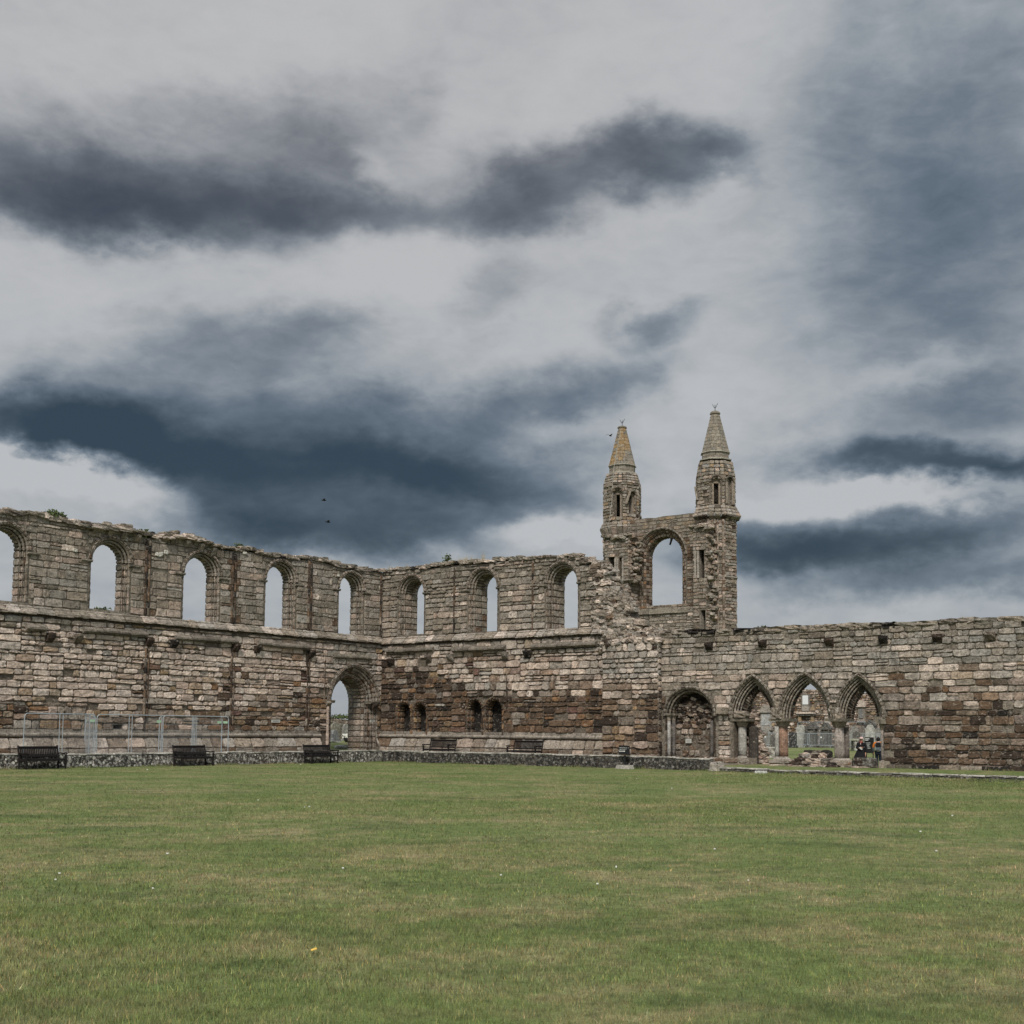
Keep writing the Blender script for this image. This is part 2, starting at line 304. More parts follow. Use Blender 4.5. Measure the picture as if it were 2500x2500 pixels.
MORT = (.120, .100, .078)
class Stones:
    """Collects relief blocks (each a pillowed, jittered quad), mortar core faces and loose rubble, then links ONE mesh."""
    def __init__(self, relief=.05, rough=1.0, gap=.012, mort=MORT, bev=.035, sink=.05, eb=.38):
        self.Q = []; self.h = []; self.c = []; self.V = []; self.F = []; self.C = []
        self.relief = relief; self.rough = rough; self.gap = gap; self.mort = mort; self.bev = bev; self.K = []; self.sink = sink; self.eb = eb
    def quad(self, a, b, c, d, col, h=None):
        self.Q.append((a, b, c, d)); self.c.append(col); self.h.append(self.relief * random.uniform(.45, 1.25) if h is None else h)
    def face(self, pts, col=None):
        i = len(self.V); self.V += [tuple(p) for p in pts]; self.C += [col or self.mort] * len(pts); self.F.append(tuple(range(i, i + len(pts))))
    def chunk(self, c, size, col, rz=0.0, tilt=0.0, ax=None): self.K.append((c, size, col, rz, tilt))
    def build(self, name, mat, parent=None):
        V = [np.array(self.V).reshape(-1, 3)]; C = [np.array(self.C).reshape(-1, 3)]; F = list(self.F); n0 = len(self.V)
        if self.Q:
            Q = np.array(self.Q, dtype=np.float64); n = len(Q); h = np.array(self.h); cc = np.array(self.c)
            e1 = (Q[:, 1] - Q[:, 0] + Q[:, 2] - Q[:, 3]) / 2; e2 = (Q[:, 3] - Q[:, 0] + Q[:, 2] - Q[:, 1]) / 2
            w = np.linalg.norm(e1, axis=1) + 1e-9; hh = np.linalg.norm(e2, axis=1) + 1e-9
            nn = np.cross(e1, e2); nn /= (np.linalg.norm(nn, axis=1)[:, None] + 1e-12)
            g = np.minimum(self.gap, .2 * np.minimum(w, hh)); gu, gv = g / w / 2, g / hh / 2
            b = np.minimum(self.bev, .25 * np.minimum(w, hh)); bu, bv = b / w, b / hh
            U = np.stack([gu, gu + bu, np.full(n, .36), np.full(n, .66), 1 - gu - bu, 1 - gu], 1)
            Vv = np.stack([gv, gv + bv, np.full(n, .5), 1 - gv - bv, 1 - gv], 1)
            nu, nv = 6, 5
            uu = np.repeat(U[:, None, :], nv, 1).reshape(n, -1); vv = np.repeat(Vv[:, :, None], nu, 2).reshape(n, -1)
            I, J = np.meshgrid(np.arange(nu), np.arange(nv)); I = I.ravel(); J = J.ravel()
            edge = (I == 0) | (I == nu - 1) | (J == 0) | (J == nv - 1)
            corner = ((I <= 1) | (I >= nu - 2)) & ((J <= 1) | (J >= nv - 2))
            # round the corners
            cu = np.where(corner, np.where(I <= 1, 1, -1), 0); cv = np.where(corner, np.where(J <= 1, 1, -1), 0)
            uu = uu + cu[None] * (bu * .45)[:, None]; vv = vv + cv[None] * (bv * .45)[:, None]
            r = self.rough; j = .011 * r
            uu += RNG.normal(0, 1, uu.shape) * (j / w)[:, None] * np.where(edge, .8, 1.0); vv += RNG.normal(0, 1, vv.shape) * (j / hh)[:, None] * np.where(edge, .8, 1.0)
            P = ((1 - uu) * (1 - vv))[..., None] * Q[:, None, 0] + (uu * (1 - vv))[..., None] * Q[:, None, 1] + (uu * vv)[..., None] * Q[:, None, 2] + ((1 - uu) * vv)[..., None] * Q[:, None, 3]
            tx = RNG.normal(0, .22 * r, n); ty = RNG.normal(0, .22 * r, n)
            H = h[:, None] * (1 + tx[:, None] * (uu - .5) + ty[:, None] * (vv - .5)) + RNG.normal(0, .007 * r, uu.shape)
            H = np.where(edge[None], -self.sink, H)
            P = P + nn[:, None] * H[..., None]
            cv_ = cc[:, None] * (1 + RNG.normal(0, .07, uu.shape))[..., None]
            cv_ = np.where(edge[None, :, None], cv_ * (1 - self.eb) + np.array(self.mort) * self.eb, cv_)
            idx = (J * nu + I).reshape(nv, nu); base = np.stack([idx[:-1, :-1], idx[:-1, 1:], idx[1:, 1:], idx[1:, :-1]], -1).reshape(-1, 4)
            F += (base[None] + (np.arange(n) * nu * nv)[:, None, None] + n0).reshape(-1, 4).tolist()
            V.append(P.reshape(-1, 3)); C.append(np.clip(cv_, .004, .8).reshape(-1, 3)); n0 += n * nu * nv
        if self.K:
            tv, tf = CHUNK
            for (c, s, colr, rz, tl) in self.K:
                p = tv * (1 + RNG.normal(0, .09, tv.shape)) * (np.array(s) / 2)
                ct, st_ = math.cos(tl), math.sin(tl); p = np.stack([p[:, 0] * ct - p[:, 2] * st_, p[:, 1], p[:, 0] * st_ + p[:, 2] * ct], 1)
                cz, sz = math.cos(rz), math.sin(rz); p = np.stack([p[:, 0] * cz - p[:, 1] * sz, p[:, 0] * sz + p[:, 1] * cz, p[:, 2]], 1)
                V.append(p + np.array(c)); C.append(np.clip(np.array(colr) * (1 + RNG.normal(0, .12, (len(tv), 1))), .004, .8)); F += (tf + n0).tolist(); n0 += len(tv)
        return mesh_obj(name, np.vstack(V), F, mat, parent, np.vstack(C))
def _chunk():
    bm = bmesh.new(); bmesh.ops.create_cube(bm, size=2); bmesh.ops.subdivide_edges(bm, edges=bm.edges[:], cuts=2, use_grid_fill=True)
    bm.verts.index_update(); v = np.array([q.co[:] for q in bm.verts]); f = np.array([[x.index for x in q.verts] for q in bm.faces]); bm.free()
    L = np.linalg.norm(v, axis=1)[:, None]; sph = v / L * 1.22; return v * .74 + sph * .26, f
CHUNK = _chunk()

def core(st, fr, outer, holes, d0, d1, col=None, back=True):
    """Solid mortar body: polygon with holes, extruded from depth d0 to d1."""
    loops = [[Vector((s, z, 0)) for s, z in L] for L in [outer] + holes]
    flat = [p for L in loops for p in L]
    tris = tessellate_polygon(loops)
    def side(a, b):
        return (flat[b[1]].x - flat[b[0]].x) * (flat[b[2]].y - flat[b[0]].y) - (flat[b[1]].y - flat[b[0]].y) * (flat[b[2]].x - flat[b[0]].x)
    i0 = len(st.V); col = col or st.mort
    st.V += [tuple(fr.pt(p.x, p.y, d0)) for p in flat] + [tuple(fr.pt(p.x, p.y, d1)) for p in flat]; st.C += [col] * (2 * len(flat)); nf = len(flat)
    for t in tris:
        if side(None, t) < 0: t = (t[0], t[2], t[1])
        st.F.append((i0 + t[0], i0 + t[1], i0 + t[2]))
        if back: st.F.append((i0 + nf + t[0], i0 + nf + t[2], i0 + nf + t[1]))
    k = 0
    for L in loops:
        m = len(L)
        for q in range(m):
            a, b = k + q, k + (q + 1) % m
            st.F.append((i0 + a, i0 + nf + a, i0 + nf + b, i0 + b))
        k += m

def rows(st, fr, s0, s1, z0, z1, colf, inside=None, rh=(.25, .36), ln=(.30, .85), d=0.0, ds=.05, h=None, slope=0.0):
    z = z0
    S = np.arange(s0, s1 + ds / 2, ds)
    while z < z1 - .06:
        hr = random.uniform(*rh)
        if z + hr > z1 - .12: hr = z1 - z
        zm = z + hr / 2
        ok = [True] * len(S) if inside is None else [inside(s, zm) for s in S]
        i = 0
        while i < len(S):
            if not ok[i]: i += 1; continue
            j = i
            while j + 1 < len(S) and ok[j + 1]: j += 1
            a, b = S[i], S[j] if j < len(S) - 1 else s1
            if b - a > .10:
                x = a
                while x < b - 1e-6:
                    L = random.uniform(*ln)
                    if b - (x + L) < ln[0] * .8: L = b - x
                    jz = [random.uniform(-.012, .012) for _ in range(4)]
                    e = x + L
                    colr = colf((x + e) / 2, zm)
                    if h is None and random.random() < .02 * st.rough: x = e; continue
                    hh_ = h if (h is not None or random.random() > .10 * st.rough) else -.02
                    if L > .42 and hr > .28 and random.random() < .10:   # two thin stones in one course
                        q = z + hr * random.uniform(.4, .6)
                        st.quad(fr.pt(x, z, d), fr.pt(e, z, d), fr.pt(e, q, d), fr.pt(x, q, d), colr, h)
                        st.quad(fr.pt(x, q, d), fr.pt(e, q, d), fr.pt(e, z + hr, d), fr.pt(x, z + hr, d), colf((x + e) / 2, zm), h)
                    else:
                        st.quad(fr.pt(x, z + jz[0], d), fr.pt(e, z + jz[1], d), fr.pt(e, z + hr + jz[2], d), fr.pt(x, z + hr + jz[3], d), colr, hh_)
                    x = e
            i = j + 1
        z += hr

def rows2(st, fr, s0, s1, z0, z1, colf, inside=None, rh=(.2, .4), ln=(.25, 1.0), d=0.0, band=(.9, 1.6), pw=(2.2, 5.5)):
    """Coursed rubble laid in patches: every patch has its own course heights, so the courses step and wander."""
    z = z0
    while z < z1 - .05:
        zb = z + random.uniform(*band)
        if z1 - zb < .5: zb = z1
        s = s0
        while s < s1 - .01:
            e = s + random.uniform(*pw)
            if s1 - e < 1.2: e = s1
            m_ = random.uniform(.85, 1.15); rows(st, fr, s, e, z, zb, colf, inside, (rh[0] * m_, rh[1] * m_), (ln[0] * m_, ln[1] * m_), d); s = e
        z = zb

class Op:
    """An arched opening: jambs from zb to zs, then a round or pointed head."""
    def __init__(self, s0, s1, zb, zs, apex=None, step=.33, n=9):
        self.s0, self.s1, self.zb, self.zs, self.n = s0, s1, zb, zs, n
        self.c = (s0 + s1) / 2; self.w = (s1 - s0) / 2
        H = (apex - zs) if apex else self.w
        self.R = (H * H + self.w ** 2) / (2 * self.w); self.H = H
        k = max(1, round((zs - zb) / step)); self.jz = [zb + (zs - zb) * i / k for i in range(k)]
    def arch(self, inset):
        off = self.R - self.w; R = max(self.R - inset, .02)
        a1 = math.acos(max(-1, min(1, off / R))) if R > off else 0
        left = [(self.s0 + self.R - R * math.cos(a1 * t / self.n), self.zs + R * math.sin(a1 * t / self.n)) for t in range(self.n + 1)]
        return left + [(2 * self.c - s, z) for s, z in reversed(left[:-1])]
    def line(self, inset, jambs=True):
        A = self.arch(inset)
        if not jambs: return A
        l, r = self.s0 + inset, self.s1 - inset
        return [(l, z) for z in self.jz] + A + [(r, z) for z in reversed(self.jz)]
    def hole(self, inset=0.0, bottom=None):
        L = self.line(inset)
        if bottom is not None: L = [(L[0][0], bottom)] + L[1:-1] + [(L[-1][0], bottom)]
        return L
    def has(self, s, z, inset=0.0):
        if z < self.zb or abs(s - self.c) > self.w - inset: return False
        if z <= self.zs: return True
        R = self.R - inset; dx = self.w - abs(s - self.c); xx = self.R - dx
        return xx * xx + (z - self.zs) ** 2 < R * R if R > 0 else False

def sweep(st, fr, op, prof, colf, jambs=True, h=.03, maxd=.5, skip=0.0):
    """Run a moulding profile [(inset, depth), ...] round the opening as dressed stones."""
    for (i0, d0), (i1, d1) in zip(prof[:-1], prof[1:]):
        k = max(1, round(abs(d1 - d0) / maxd))
        for q in range(k):
            ia, ib = i0 + (i1 - i0) * q / k, i0 + (i1 - i0) * (q + 1) / k
            da, db = d0 + (d1 - d0) * q / k, d0 + (d1 - d0) * (q + 1) / k
            A, B = op.line(ia, jambs), op.line(ib, jambs)
            for (a, b, c, d) in zip(A[:-1], A[1:], B[1:], B[:-1]):
                if random.random() < skip: continue
                zc = (a[1] + c[1]) / 2
                qa = [fr.pt(*a, da), fr.pt(*d, db), fr.pt(*c, db), fr.pt(*b, da)]; qn = nrm(np.cross(qa[1] - qa[0] + qa[2] - qa[3], qa[3] - qa[0] + qa[2] - qa[1])) * .022
                st.face([q_ - qn for q_ in qa])
                st.quad(fr.pt(*a, da), fr.pt(*d, db), fr.pt(*c, db), fr.pt(*b, da), colf((a[0] + c[0]) / 2, zc), h * random.uniform(.5, 1.2))

class MB:
    """Plain geometry for small objects (local or world coordinates)."""
    def __init__(self): self.V = []; self.F = []; self.C = []
    def add(self, V, F, col=(.3, .3, .3)):
        i = len(self.V); self.V += [tuple(v) for v in V]; self.F += [tuple(i + q for q in f) for f in F]; self.C += [col] * len(V)
    def box(self, c, s, col=(.3, .3, .3), taper=0.0, rz=0.0, fr=None):
        x, y, z = s[0] / 2, s[1] / 2, s[2] / 2; v = []
        for k, t in ((-1, 0), (1, taper)):
            for (i, j) in ((-1, -1), (1, -1), (1, 1), (-1, 1)):
                p = (i * x * (1 - t), j * y * (1 - t)); q = (p[0] * math.cos(rz) - p[1] * math.sin(rz), p[0] * math.sin(rz) + p[1] * math.cos(rz))
                v.append((c[0] + q[0], c[1] + q[1], c[2] + k * z))
        self.add(v, [(0, 3, 2, 1), (4, 5, 6, 7), (0, 1, 5, 4), (1, 2, 6, 5), (2, 3, 7, 6), (3, 0, 4, 7)], col)
    def tube(self, pts, r, n=8, col=(.3, .3, .3), closed=False):
        pts = [np.array(p, float) for p in pts]; rings = []; m = len(pts)
        r = r if isinstance(r, (list, tuple)) else [r] * m
        for i, p in enumerate(pts):
            a = pts[i - 1] if (i or closed) else p; b = pts[(i + 1) % m] if (i < m - 1 or closed) else p
            t = nrm(b - a); up = np.array([0, 0, 1.]) if abs(t[2]) < .9 else np.array([0, 1., 0])
            x = nrm(np.cross(up, t)); y = np.cross(t, x)
            rings.append([p + r[i] * (x * math.cos(2 * math.pi * k / n) + y * math.sin(2 * math.pi * k / n)) for k in range(n)])
        V = [q for g in rings for q in g]; F = []
        for i in range(m if closed else m - 1):
            for k in range(n):
                a = i * n; b = ((i + 1) % m) * n; F.append((a + k, a + (k + 1) % n, b + (k + 1) % n, b + k))
        if not closed: F += [tuple(range(n))[::-1], tuple((m - 1) * n + k for k in range(n))]
        self.add(V, F, col)
    def lathe(self, c, prof, n=14, col=(.3, .3, .3), jit=0.0, sq=False):
        """prof: [(r, z)]"""
        V = []; F = []
        for (r, z) in prof:
            for k in range(n):
                a = 2 * math.pi * k / n; rr = r * (1 + random.uniform(-jit, jit))
                V.append((c[0] + rr * math.cos(a), c[1] + rr * math.sin(a), c[2] + z))
        for i in range(len(prof) - 1):
            for k in range(n): F.append((i * n + k, i * n + (k + 1) % n, (i + 1) * n + (k + 1) % n, (i + 1) * n + k))
        F += [tuple(range(n))[::-1], tuple((len(prof) - 1) * n + k for k in range(n))]
        self.add(V, F, col)
    def prism(self, poly, y0, y1, col=(.3, .3, .3)):
        """poly in local x,z; extruded along y"""
        n = len(poly); V = [(x, y0, z) for x, z in poly] + [(x, y1, z) for x, z in poly]
        ar = sum(poly[i][0] * poly[(i + 1) % n][1] - poly[(i + 1) % n][0] * poly[i][1] for i in range(n))
        F = [tuple(range(n)), tuple(range(2 * n - 1, n - 1, -1))] + [((i + 1) % n, i, n + i, n + (i + 1) % n) for i in range(n)]
        if ar < 0: F = [f[::-1] for f in F]
        self.add(V, F, col)
    def ext(self, fr, prof, s0, s1, col, step=.8, jit=.012, sub=True):
        """(d, z) profile extruded along a wall in separate stones with small misfits"""
        x = s0
        while x < s1 - 1e-6:
            L = random.uniform(.7, 1.3) * step
            if s1 - x - L < step * .4: L = s1 - x
            j1, j2 = random.uniform(-jit, jit), random.uniform(-jit, jit); kk = random.uniform(.74, 1.22); c = tuple(v_ * kk for v_ in (col(x) if callable(col) else col))
            segs = 3; n = len(prof); V = []; F = []
            for k in range(segs + 1):
                s = x + .010 + (L - .020) * k / segs; e = random.uniform(-jit, jit) * .6
                V += [fr.pt(s, z + j2 + random.uniform(-jit, jit) * .5, d + j1 + e) for d, z in prof]
            for k in range(segs):
                for q in range(n): F.append((k * n + q, k * n + (q + 1) % n, (k + 1) * n + (q + 1) % n, (k + 1) * n + q))
            F += [tuple(range(n))[::-1], tuple(segs * n + q for q in range(n))]
            self.add(V, F, c); x += L
    def build(self, name, mat, parent=None, world=True, smooth=False, label=None):
        o = mesh_obj(name, self.V, self.F, mat, parent, np.array(self.C), smooth, world)
        bm = bmesh.new(); bm.from_mesh(o.data); bmesh.ops.recalc_face_normals(bm, faces=bm.faces); bm.to_mesh(o.data); bm.free()
        if label: o['label'] = label
        return o

def rolls(fr, op, specs, col, parent, name='roll_moulding', jamb=False):
    for (ins, d, r) in specs:
        mb = MB(); A = op.arch(ins) if not jamb else op.line(ins)
        for a, b in zip(A[:-1], A[1:]):
            c = col(); e = .04; rr = r * random.uniform(.9, 1.08)
            p = lambda t: fr.pt(a[0] + (b[0] - a[0]) * t, a[1] + (b[1] - a[1]) * t, d)
            mb.tube([p(e), p(.5), p(1 - e)], [rr * .94, rr, rr * .94], 7, c)
        mb.build(name, M_ST, parent)

# ------------------------------------------------------------------ stone colours (the stone's own colour; darkest tones also paint shade in arch hollows)
PALE, PINK, GREY, GBR, OLV = (.500, .415, .348), (.375, .290, .235), (.280, .250, .214), (.235, .198, .158), (.170, .150, .118)
DBR, BRN, RUST, OCH, RED, BLK = (.044, .031, .023), (.125, .082, .053), (.190, .108, .058), (.270, .190, .112), (.140, .080, .064), (.019, .016, .014)
def pick(w):
    a = pick1(w)
    if random.random() < .22: return a
    b = pick1(w); f = random.uniform(.3, .6)
    return tuple(x * (1 - f) + y * f for x, y in zip(a, b))
def pick1(w):
    tot = sum(x for _, x in w); r = random.random() * tot
    for c, x in w:
        r -= x
        if r <= 0: break
    k = random.uniform(.84, 1.15); t = random.uniform(-.03, .03)
    return (c[0] * k * (1 + t), c[1] * k, c[2] * k * (1 - t))
def nn_(s, z, sc_, seed=0.0): return noise.noise(Vector((s * sc_, z * sc_, seed)))
def sst(x, a, b):
    t = max(0.0, min(1.0, (x - a) / (b - a))); return t * t * (3 - 2 * t)
# ------------------------------------------------------------------ the site: two walls meeting in a corner
AU = math.radians(38.0); u = np.array([math.sin(AU), math.cos(AU), 0]); v = np.array([math.cos(AU), -math.sin(AU), 0])
def on_z(X, Y, z):
    r = ray(X, Y); return EYE + r * ((z - EYE[2]) / r[2])
L0 = on_z(932, 1860, 0.0)                       # inner corner of the low walls, on the lawn
W = L0 + 3.0 * u - 3.0 * v
FA, FB = Fr(W, u), Fr(W, v)
PD = .45                                        # the pier stands this far in front of the transept wall
FP = FB.sub(0, -PD); FC = FB.sub(0, -.20)
def prof(fr, pts, d=0.0):
    q = sorted(fr.px(X, Y, d) for X, Y in pts); S = [a for a, _ in q]; Z = [b for _, b in q]
    return lambda s: float(np.interp(s, S, Z)) 
def local(P):                                    # -> (along A, along B)
    r = np.array(P[:2]) - W[:2]; return float(r @ u[:2]), float(r @ v[:2])

# ---- ground sheet
def gz(P):
    a, b = local(P)
    if b > 0 and a < 0.4:                        # inside the cloister
        return -0.12 * sst(b, 22, 36) * sst(a, -14, -3) + .015 * nn_(P[0], P[1], .12, 3)
    if a >= 0.4:                                 # beyond the transept and chapter house
        z = .20 - .40 * sst(a, 1, 14) + .80 * sst(a, 15, 37) + .4 * sst(a, 45, 80)
        return z if b > -2 else z + (.9 - z) * sst(-b, 2, 6)
    return .55 + .45 * sst(-b, 2, 17)            # beyond the nave wall
GA = [-1500, -500, -220, -140, -100] + [-80 + 4 * i for i in range(15)] + [-22 + 2 * i for i in range(11)] + [0.3, 0.9, 3, 6, 9, 12, 14, 16, 20, 24, 28, 32, 36, 40, 45, 55, 70, 100, 180, 400, 1500]
GB = [-1500, -500, -180, -100, -60, -40, -30, -24, -20, -17, -13, -9, -6, -4, -2, -1.4, -.6, 1, 3] + [5 + 2 * i for i in range(22)] + [52 + 5 * i for i in range(8)] + [110, 150, 250, 500, 1500]
gv = []; 
for a in GA:
    for b in GB:
        P = W + u * a + v * b; gv.append((P[0], P[1], gz(P)))
nb = len(GB); gf = [(i * nb + j, i * nb + j + 1, (i + 1) * nb + j + 1, (i + 1) * nb + j) for i in range(len(GA) - 1) for j in range(nb - 1)]
ground = mesh_obj('lawn', gv, gf, M_GRASS); tag(ground, kind='structure')
bm = bmesh.new(); bm.from_mesh(ground.data); bmesh.ops.recalc_face_normals(bm, faces=bm.faces)
if sum(f.normal.z for f in bm.faces) < 0: bmesh.ops.reverse_faces(bm, faces=bm.faces)
bm.to_mesh(ground.data); bm.free()

# ------------------------------------------------------------------ nave wall (left)
A0, UPD = -46.0, .20
zSA = FA.pz(600, 1543) ; zSB = FB.pz(1200, 1560)
topA = prof(FA, [(-40, 1240), (114, 1258), (200, 1277), (310, 1287), (335, 1300), (392, 1310), (396, 1303), (425, 1300), (500, 1317), (540, 1337), (600, 1338), (650, 1349), (730, 1360), (765, 1359), (800, 1370), (850, 1384), (932, 1391)], UPD)
zPA = 1.62; PZ = .30
shA = [FA.ps(X) for X in (349, 560, 746)]; shAU = [FA.ps(X, UPD, 1450) for X in (354, 566, 753)]
def window(fr, L, R, ys, top, sill, d=UPD):
    s0, s1 = fr.px(L, ys, d)[0], fr.px(R, ys, d)[0]; c = (s0 + s1) / 2
    zt = fr.px(top[0], top[1], d)[1] - .16; zb = fr.px(sill[0], sill[1], d)[1]
    return Op(s0, s1, zb, zt - (s1 - s0) / 2, n=8)
winA = [window(FA, 222, 317, 1388, (268, 1306), (250, 1488)), window(FA, 449, 536, 1412, (492, 1340), (480, 1516)),
        window(FA, 649, 722, 1434, (687, 1363), (670, 1537)), window(FA, 828, 887, 1458, (858, 1391), (845, 1549))]
wl = winA[0]; gap_ = winA[0].c - winA[1].c
for k in (1, 2, 3):     # the same bay carried on to the left, outside the picture
    winA.append(Op(wl.s0 + gap_ * k, wl.s1 + gap_ * k, wl.zb, wl.zs, n=8))
sL, sR = FA.ps(803), FA.ps(920)
ztd = FA.px(862, 1620)[1] - .14
door = Op(sL, sR, .35, ztd - (sR - sL) / 2 - .12, apex=ztd, n=10)
print('A: string', zSA, zSB, 'top', topA(-15), topA(-2), 'door', sL, sR, door.zs, ztd, 'win', [(round(w.s0, 2), round(w.s1, 2), round(w.zb, 2), round(w.zs, 2)) for w in winA])

def colA_up(s, z):
    n1 = nn_(s, z, .22, 1); n2 = nn_(s, z, .7, 2); t = topA(s) - z
    w = [(GBR, .60), (GREY, .38), (OLV, .16 + max(0, .5 * n1) + .45 * sst(-t, -1.6, 0)), (PINK, .05 + max(0, n2) * .2), (PALE, .04 + .25 * sst(-(z - zSA), -1.6, 0)), (BRN, .02)]
    if min(abs(s - q - .1) for q in shAU) < .35: w += [(BRN, .9), (DBR, .2)]
    return pick(w)
def colA_lo(s, z):
    n1 = nn_(s, z, .25, 4); n2 = nn_(s, z, .6, 5)
    zb = 2.65 + .9 * n1 + 1.1 * sst(s, -13, -5)
    b = sst(-z, -zb - .45, -zb + .25)
    w = [(PALE, .95 * (1 - b) + .14), (PINK, .30 * (1 - b) + .16), (GREY, .12), (BRN, .03 + .34 * b), (OCH, .10 + .12 * b), (RUST, .03 + .12 * b), (DBR, .01 + .12 * b), (GBR, .10 + .3 * b)]
    if z > zSA - .75: w = [(PALE, .5), (GREY, .35), (PINK, .12), (OCH, .05), (GBR, .12)]
    if abs(s - door.c) < 1.9 and z > 2.5: w = [(GREY, .55), (PALE, .2), (GBR, .3), (OLV, .08)]
    elif s > door.s0 - .2 and z < 3.2: w += [(BRN, .5), (DBR, .25), (RUST, .15)]
    if min(abs(s - q) for q in shA) < .42 and z < 4.9: w += [(RED, .35), (BRN, .8), (DBR, .45)]
    return pick(w)
RA = root('ruined_nave_wall', W + u * -12, 'long pale sandstone wall on the left with round-headed windows open to the sky and an arched doorway', 'ruined wall')
holeP = FA.px(287, 1780)
def insA_lo(s, z):
    if door.has(s, z, -.02) or (abs(s - door.c) < door.w + .16 and z > door.zs and (s - door.c) ** 2 + (z - door.zs) ** 2 < (door.w + .17) ** 2): return False
    if abs(s - holeP[0]) < .24 and abs(z - holeP[1]) < .22: return False
    return True
def insA_up(s, z):
    if z + .10 > topA(s) + .06 * nn_(s, z, 2.5, 9): return False
    return not any(w.has(s, z, -.10) or (z > w.zs and (s - w.c) ** 2 + (z - w.zs) ** 2 < (w.w + .22) ** 2) for w in winA)
st = Stones(relief=.055, rough=1.35, gap=.008)
hx, hz = holeP; sq = [(hx - .22, hz - .2), (hx - .22, hz + .2), (hx + .22, hz + .2), (hx + .22, hz - .2)]
core(st, FA, [(A0, -.3), (sL, -.3)] + [p for p in door.hole(0) if p[1] > .36] + [(sR, -.3), (1.6, -.3), (1.6, zSA + .3), (A0, zSA + .3)], [sq], .045, 1.9)
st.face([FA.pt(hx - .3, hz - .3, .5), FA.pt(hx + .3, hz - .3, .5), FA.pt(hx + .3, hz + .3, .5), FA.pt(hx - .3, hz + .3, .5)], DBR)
rows2(st, FA, A0, 0, zPA, zSA - .10, colA_lo, insA_lo, rh=(.22, .40), ln=(.28, 1.05))
rows(st, FA, door.s1 - .1, 0, .25, zPA, colA_lo, insA_lo, rh=(.27, .37), ln=(.32, .8))
st.build('lower_masonry', M_STA, RA)
st = Stones(relief=.026, rough=.9, gap=.006, mort=(.205, .178, .142), sink=.042, bev=.025, eb=.6)
tp = [(s, topA(min(s, 0)) - .16) for s in np.arange(1.1, A0 - .1, -.6)]
core(st, FA, [(A0, zSA + .1), (1.1, zSA + .1)] + tp, [w.hole(0) for w in winA], UPD + .045, UPD + 1.0)
rows2(st, FA, A0, .2, zSA + .42, 13.5, colA_up, insA_up, rh=(.28, .44), ln=(.32, .95), d=UPD)
st.build('upper_masonry', M_ST, RA)
# broken wall head
st = Stones(); s = A0
while s < .3:
    for d in (UPD - .02, UPD + .35, UPD + .75):
        L = random.uniform(.3, .75); hgt = random.uniform(.10, .26)
        st.chunk(FA.pt(s, topA(s) - .12 + hgt * .3 + random.uniform(-.04, .10), d + .12), (L, .45, hgt), pick([(GBR, .5), (OLV, .4), (PALE, .25), (BLK, .12)]), -AU + math.pi / 2 + random.uniform(-.2, .2), random.uniform(-.12, .12))
    s += random.uniform(.25, .5)
# thin projecting cornice slabs over the first and second window
for (xa, xb) in ((190, 330), (396, 520)):
    a, b = FA.ps(xa, UPD, 1290), FA.ps(xb, UPD, 1290); s = a
    while s < b:
        L = random.uniform(.5, .8); st.chunk(FA.pt(s + L / 2, topA(s) - .16, UPD + .02), (L, .7, .16), pick([(GBR, .5), (PALE, .3), (OLV, .4)]), -AU + math.pi / 2, random.uniform(-.03, .03)); s += L * .95
st.build('broken_wall_head', M_ST, RA)
# string course: sloping weathering with a dripping lip
def string(fr, s0, s1, z, colf, parent, dn=UPD, lip=.20):
    st = Stones(relief=.03, rough=1.3, gap=.008); s = s0
    while s < s1:
        L = min(random.uniform(.5, 1.0), s1 - s); j = random.uniform(-.02, .03); e = s + L; q = random.uniform(-.03, .02)
        c = colf(s, z)
        st.quad(fr.pt(s, z + .04 + j, -lip + q), fr.pt(e, z + .04 + j, -lip + q), fr.pt(e, z + .40, dn + .02), fr.pt(s, z + .40, dn + .02), c, .015)
        st.quad(fr.pt(s, z - .04 + j, -lip + .02 + q), fr.pt(e, z - .04 + j, -lip + .02 + q), fr.pt(e, z + .05 + j, -lip + q), fr.pt(s, z + .05 + j, -lip + q), c, .02)
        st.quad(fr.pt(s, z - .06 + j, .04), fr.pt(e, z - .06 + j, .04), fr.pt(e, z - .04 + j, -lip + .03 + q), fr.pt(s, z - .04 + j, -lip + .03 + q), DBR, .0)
        s = e
    return st.build('string_course', M_ST, parent)
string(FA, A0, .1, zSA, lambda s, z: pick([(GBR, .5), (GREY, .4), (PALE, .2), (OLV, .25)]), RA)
PR_A = [(0, 0), (0, .18), (.11, .18), (.11, .32), (.22, .32), (.22, .75), (0.02, 1.0)]
PR_A = [(i, UPD + d) for i, d in PR_A]
hoodp = lambda d0, w=.15, p=.09: [(-w, d0 + .01), (-w, d0 - p * .6), (-.03, d0 - p), (0, d0 - p * .4), (0, d0 + .02)]
def colWin(s, z): return pick([(GBR, .5), (GREY, .35), (PINK, .25), (OLV, .22), (BRN, .10)])
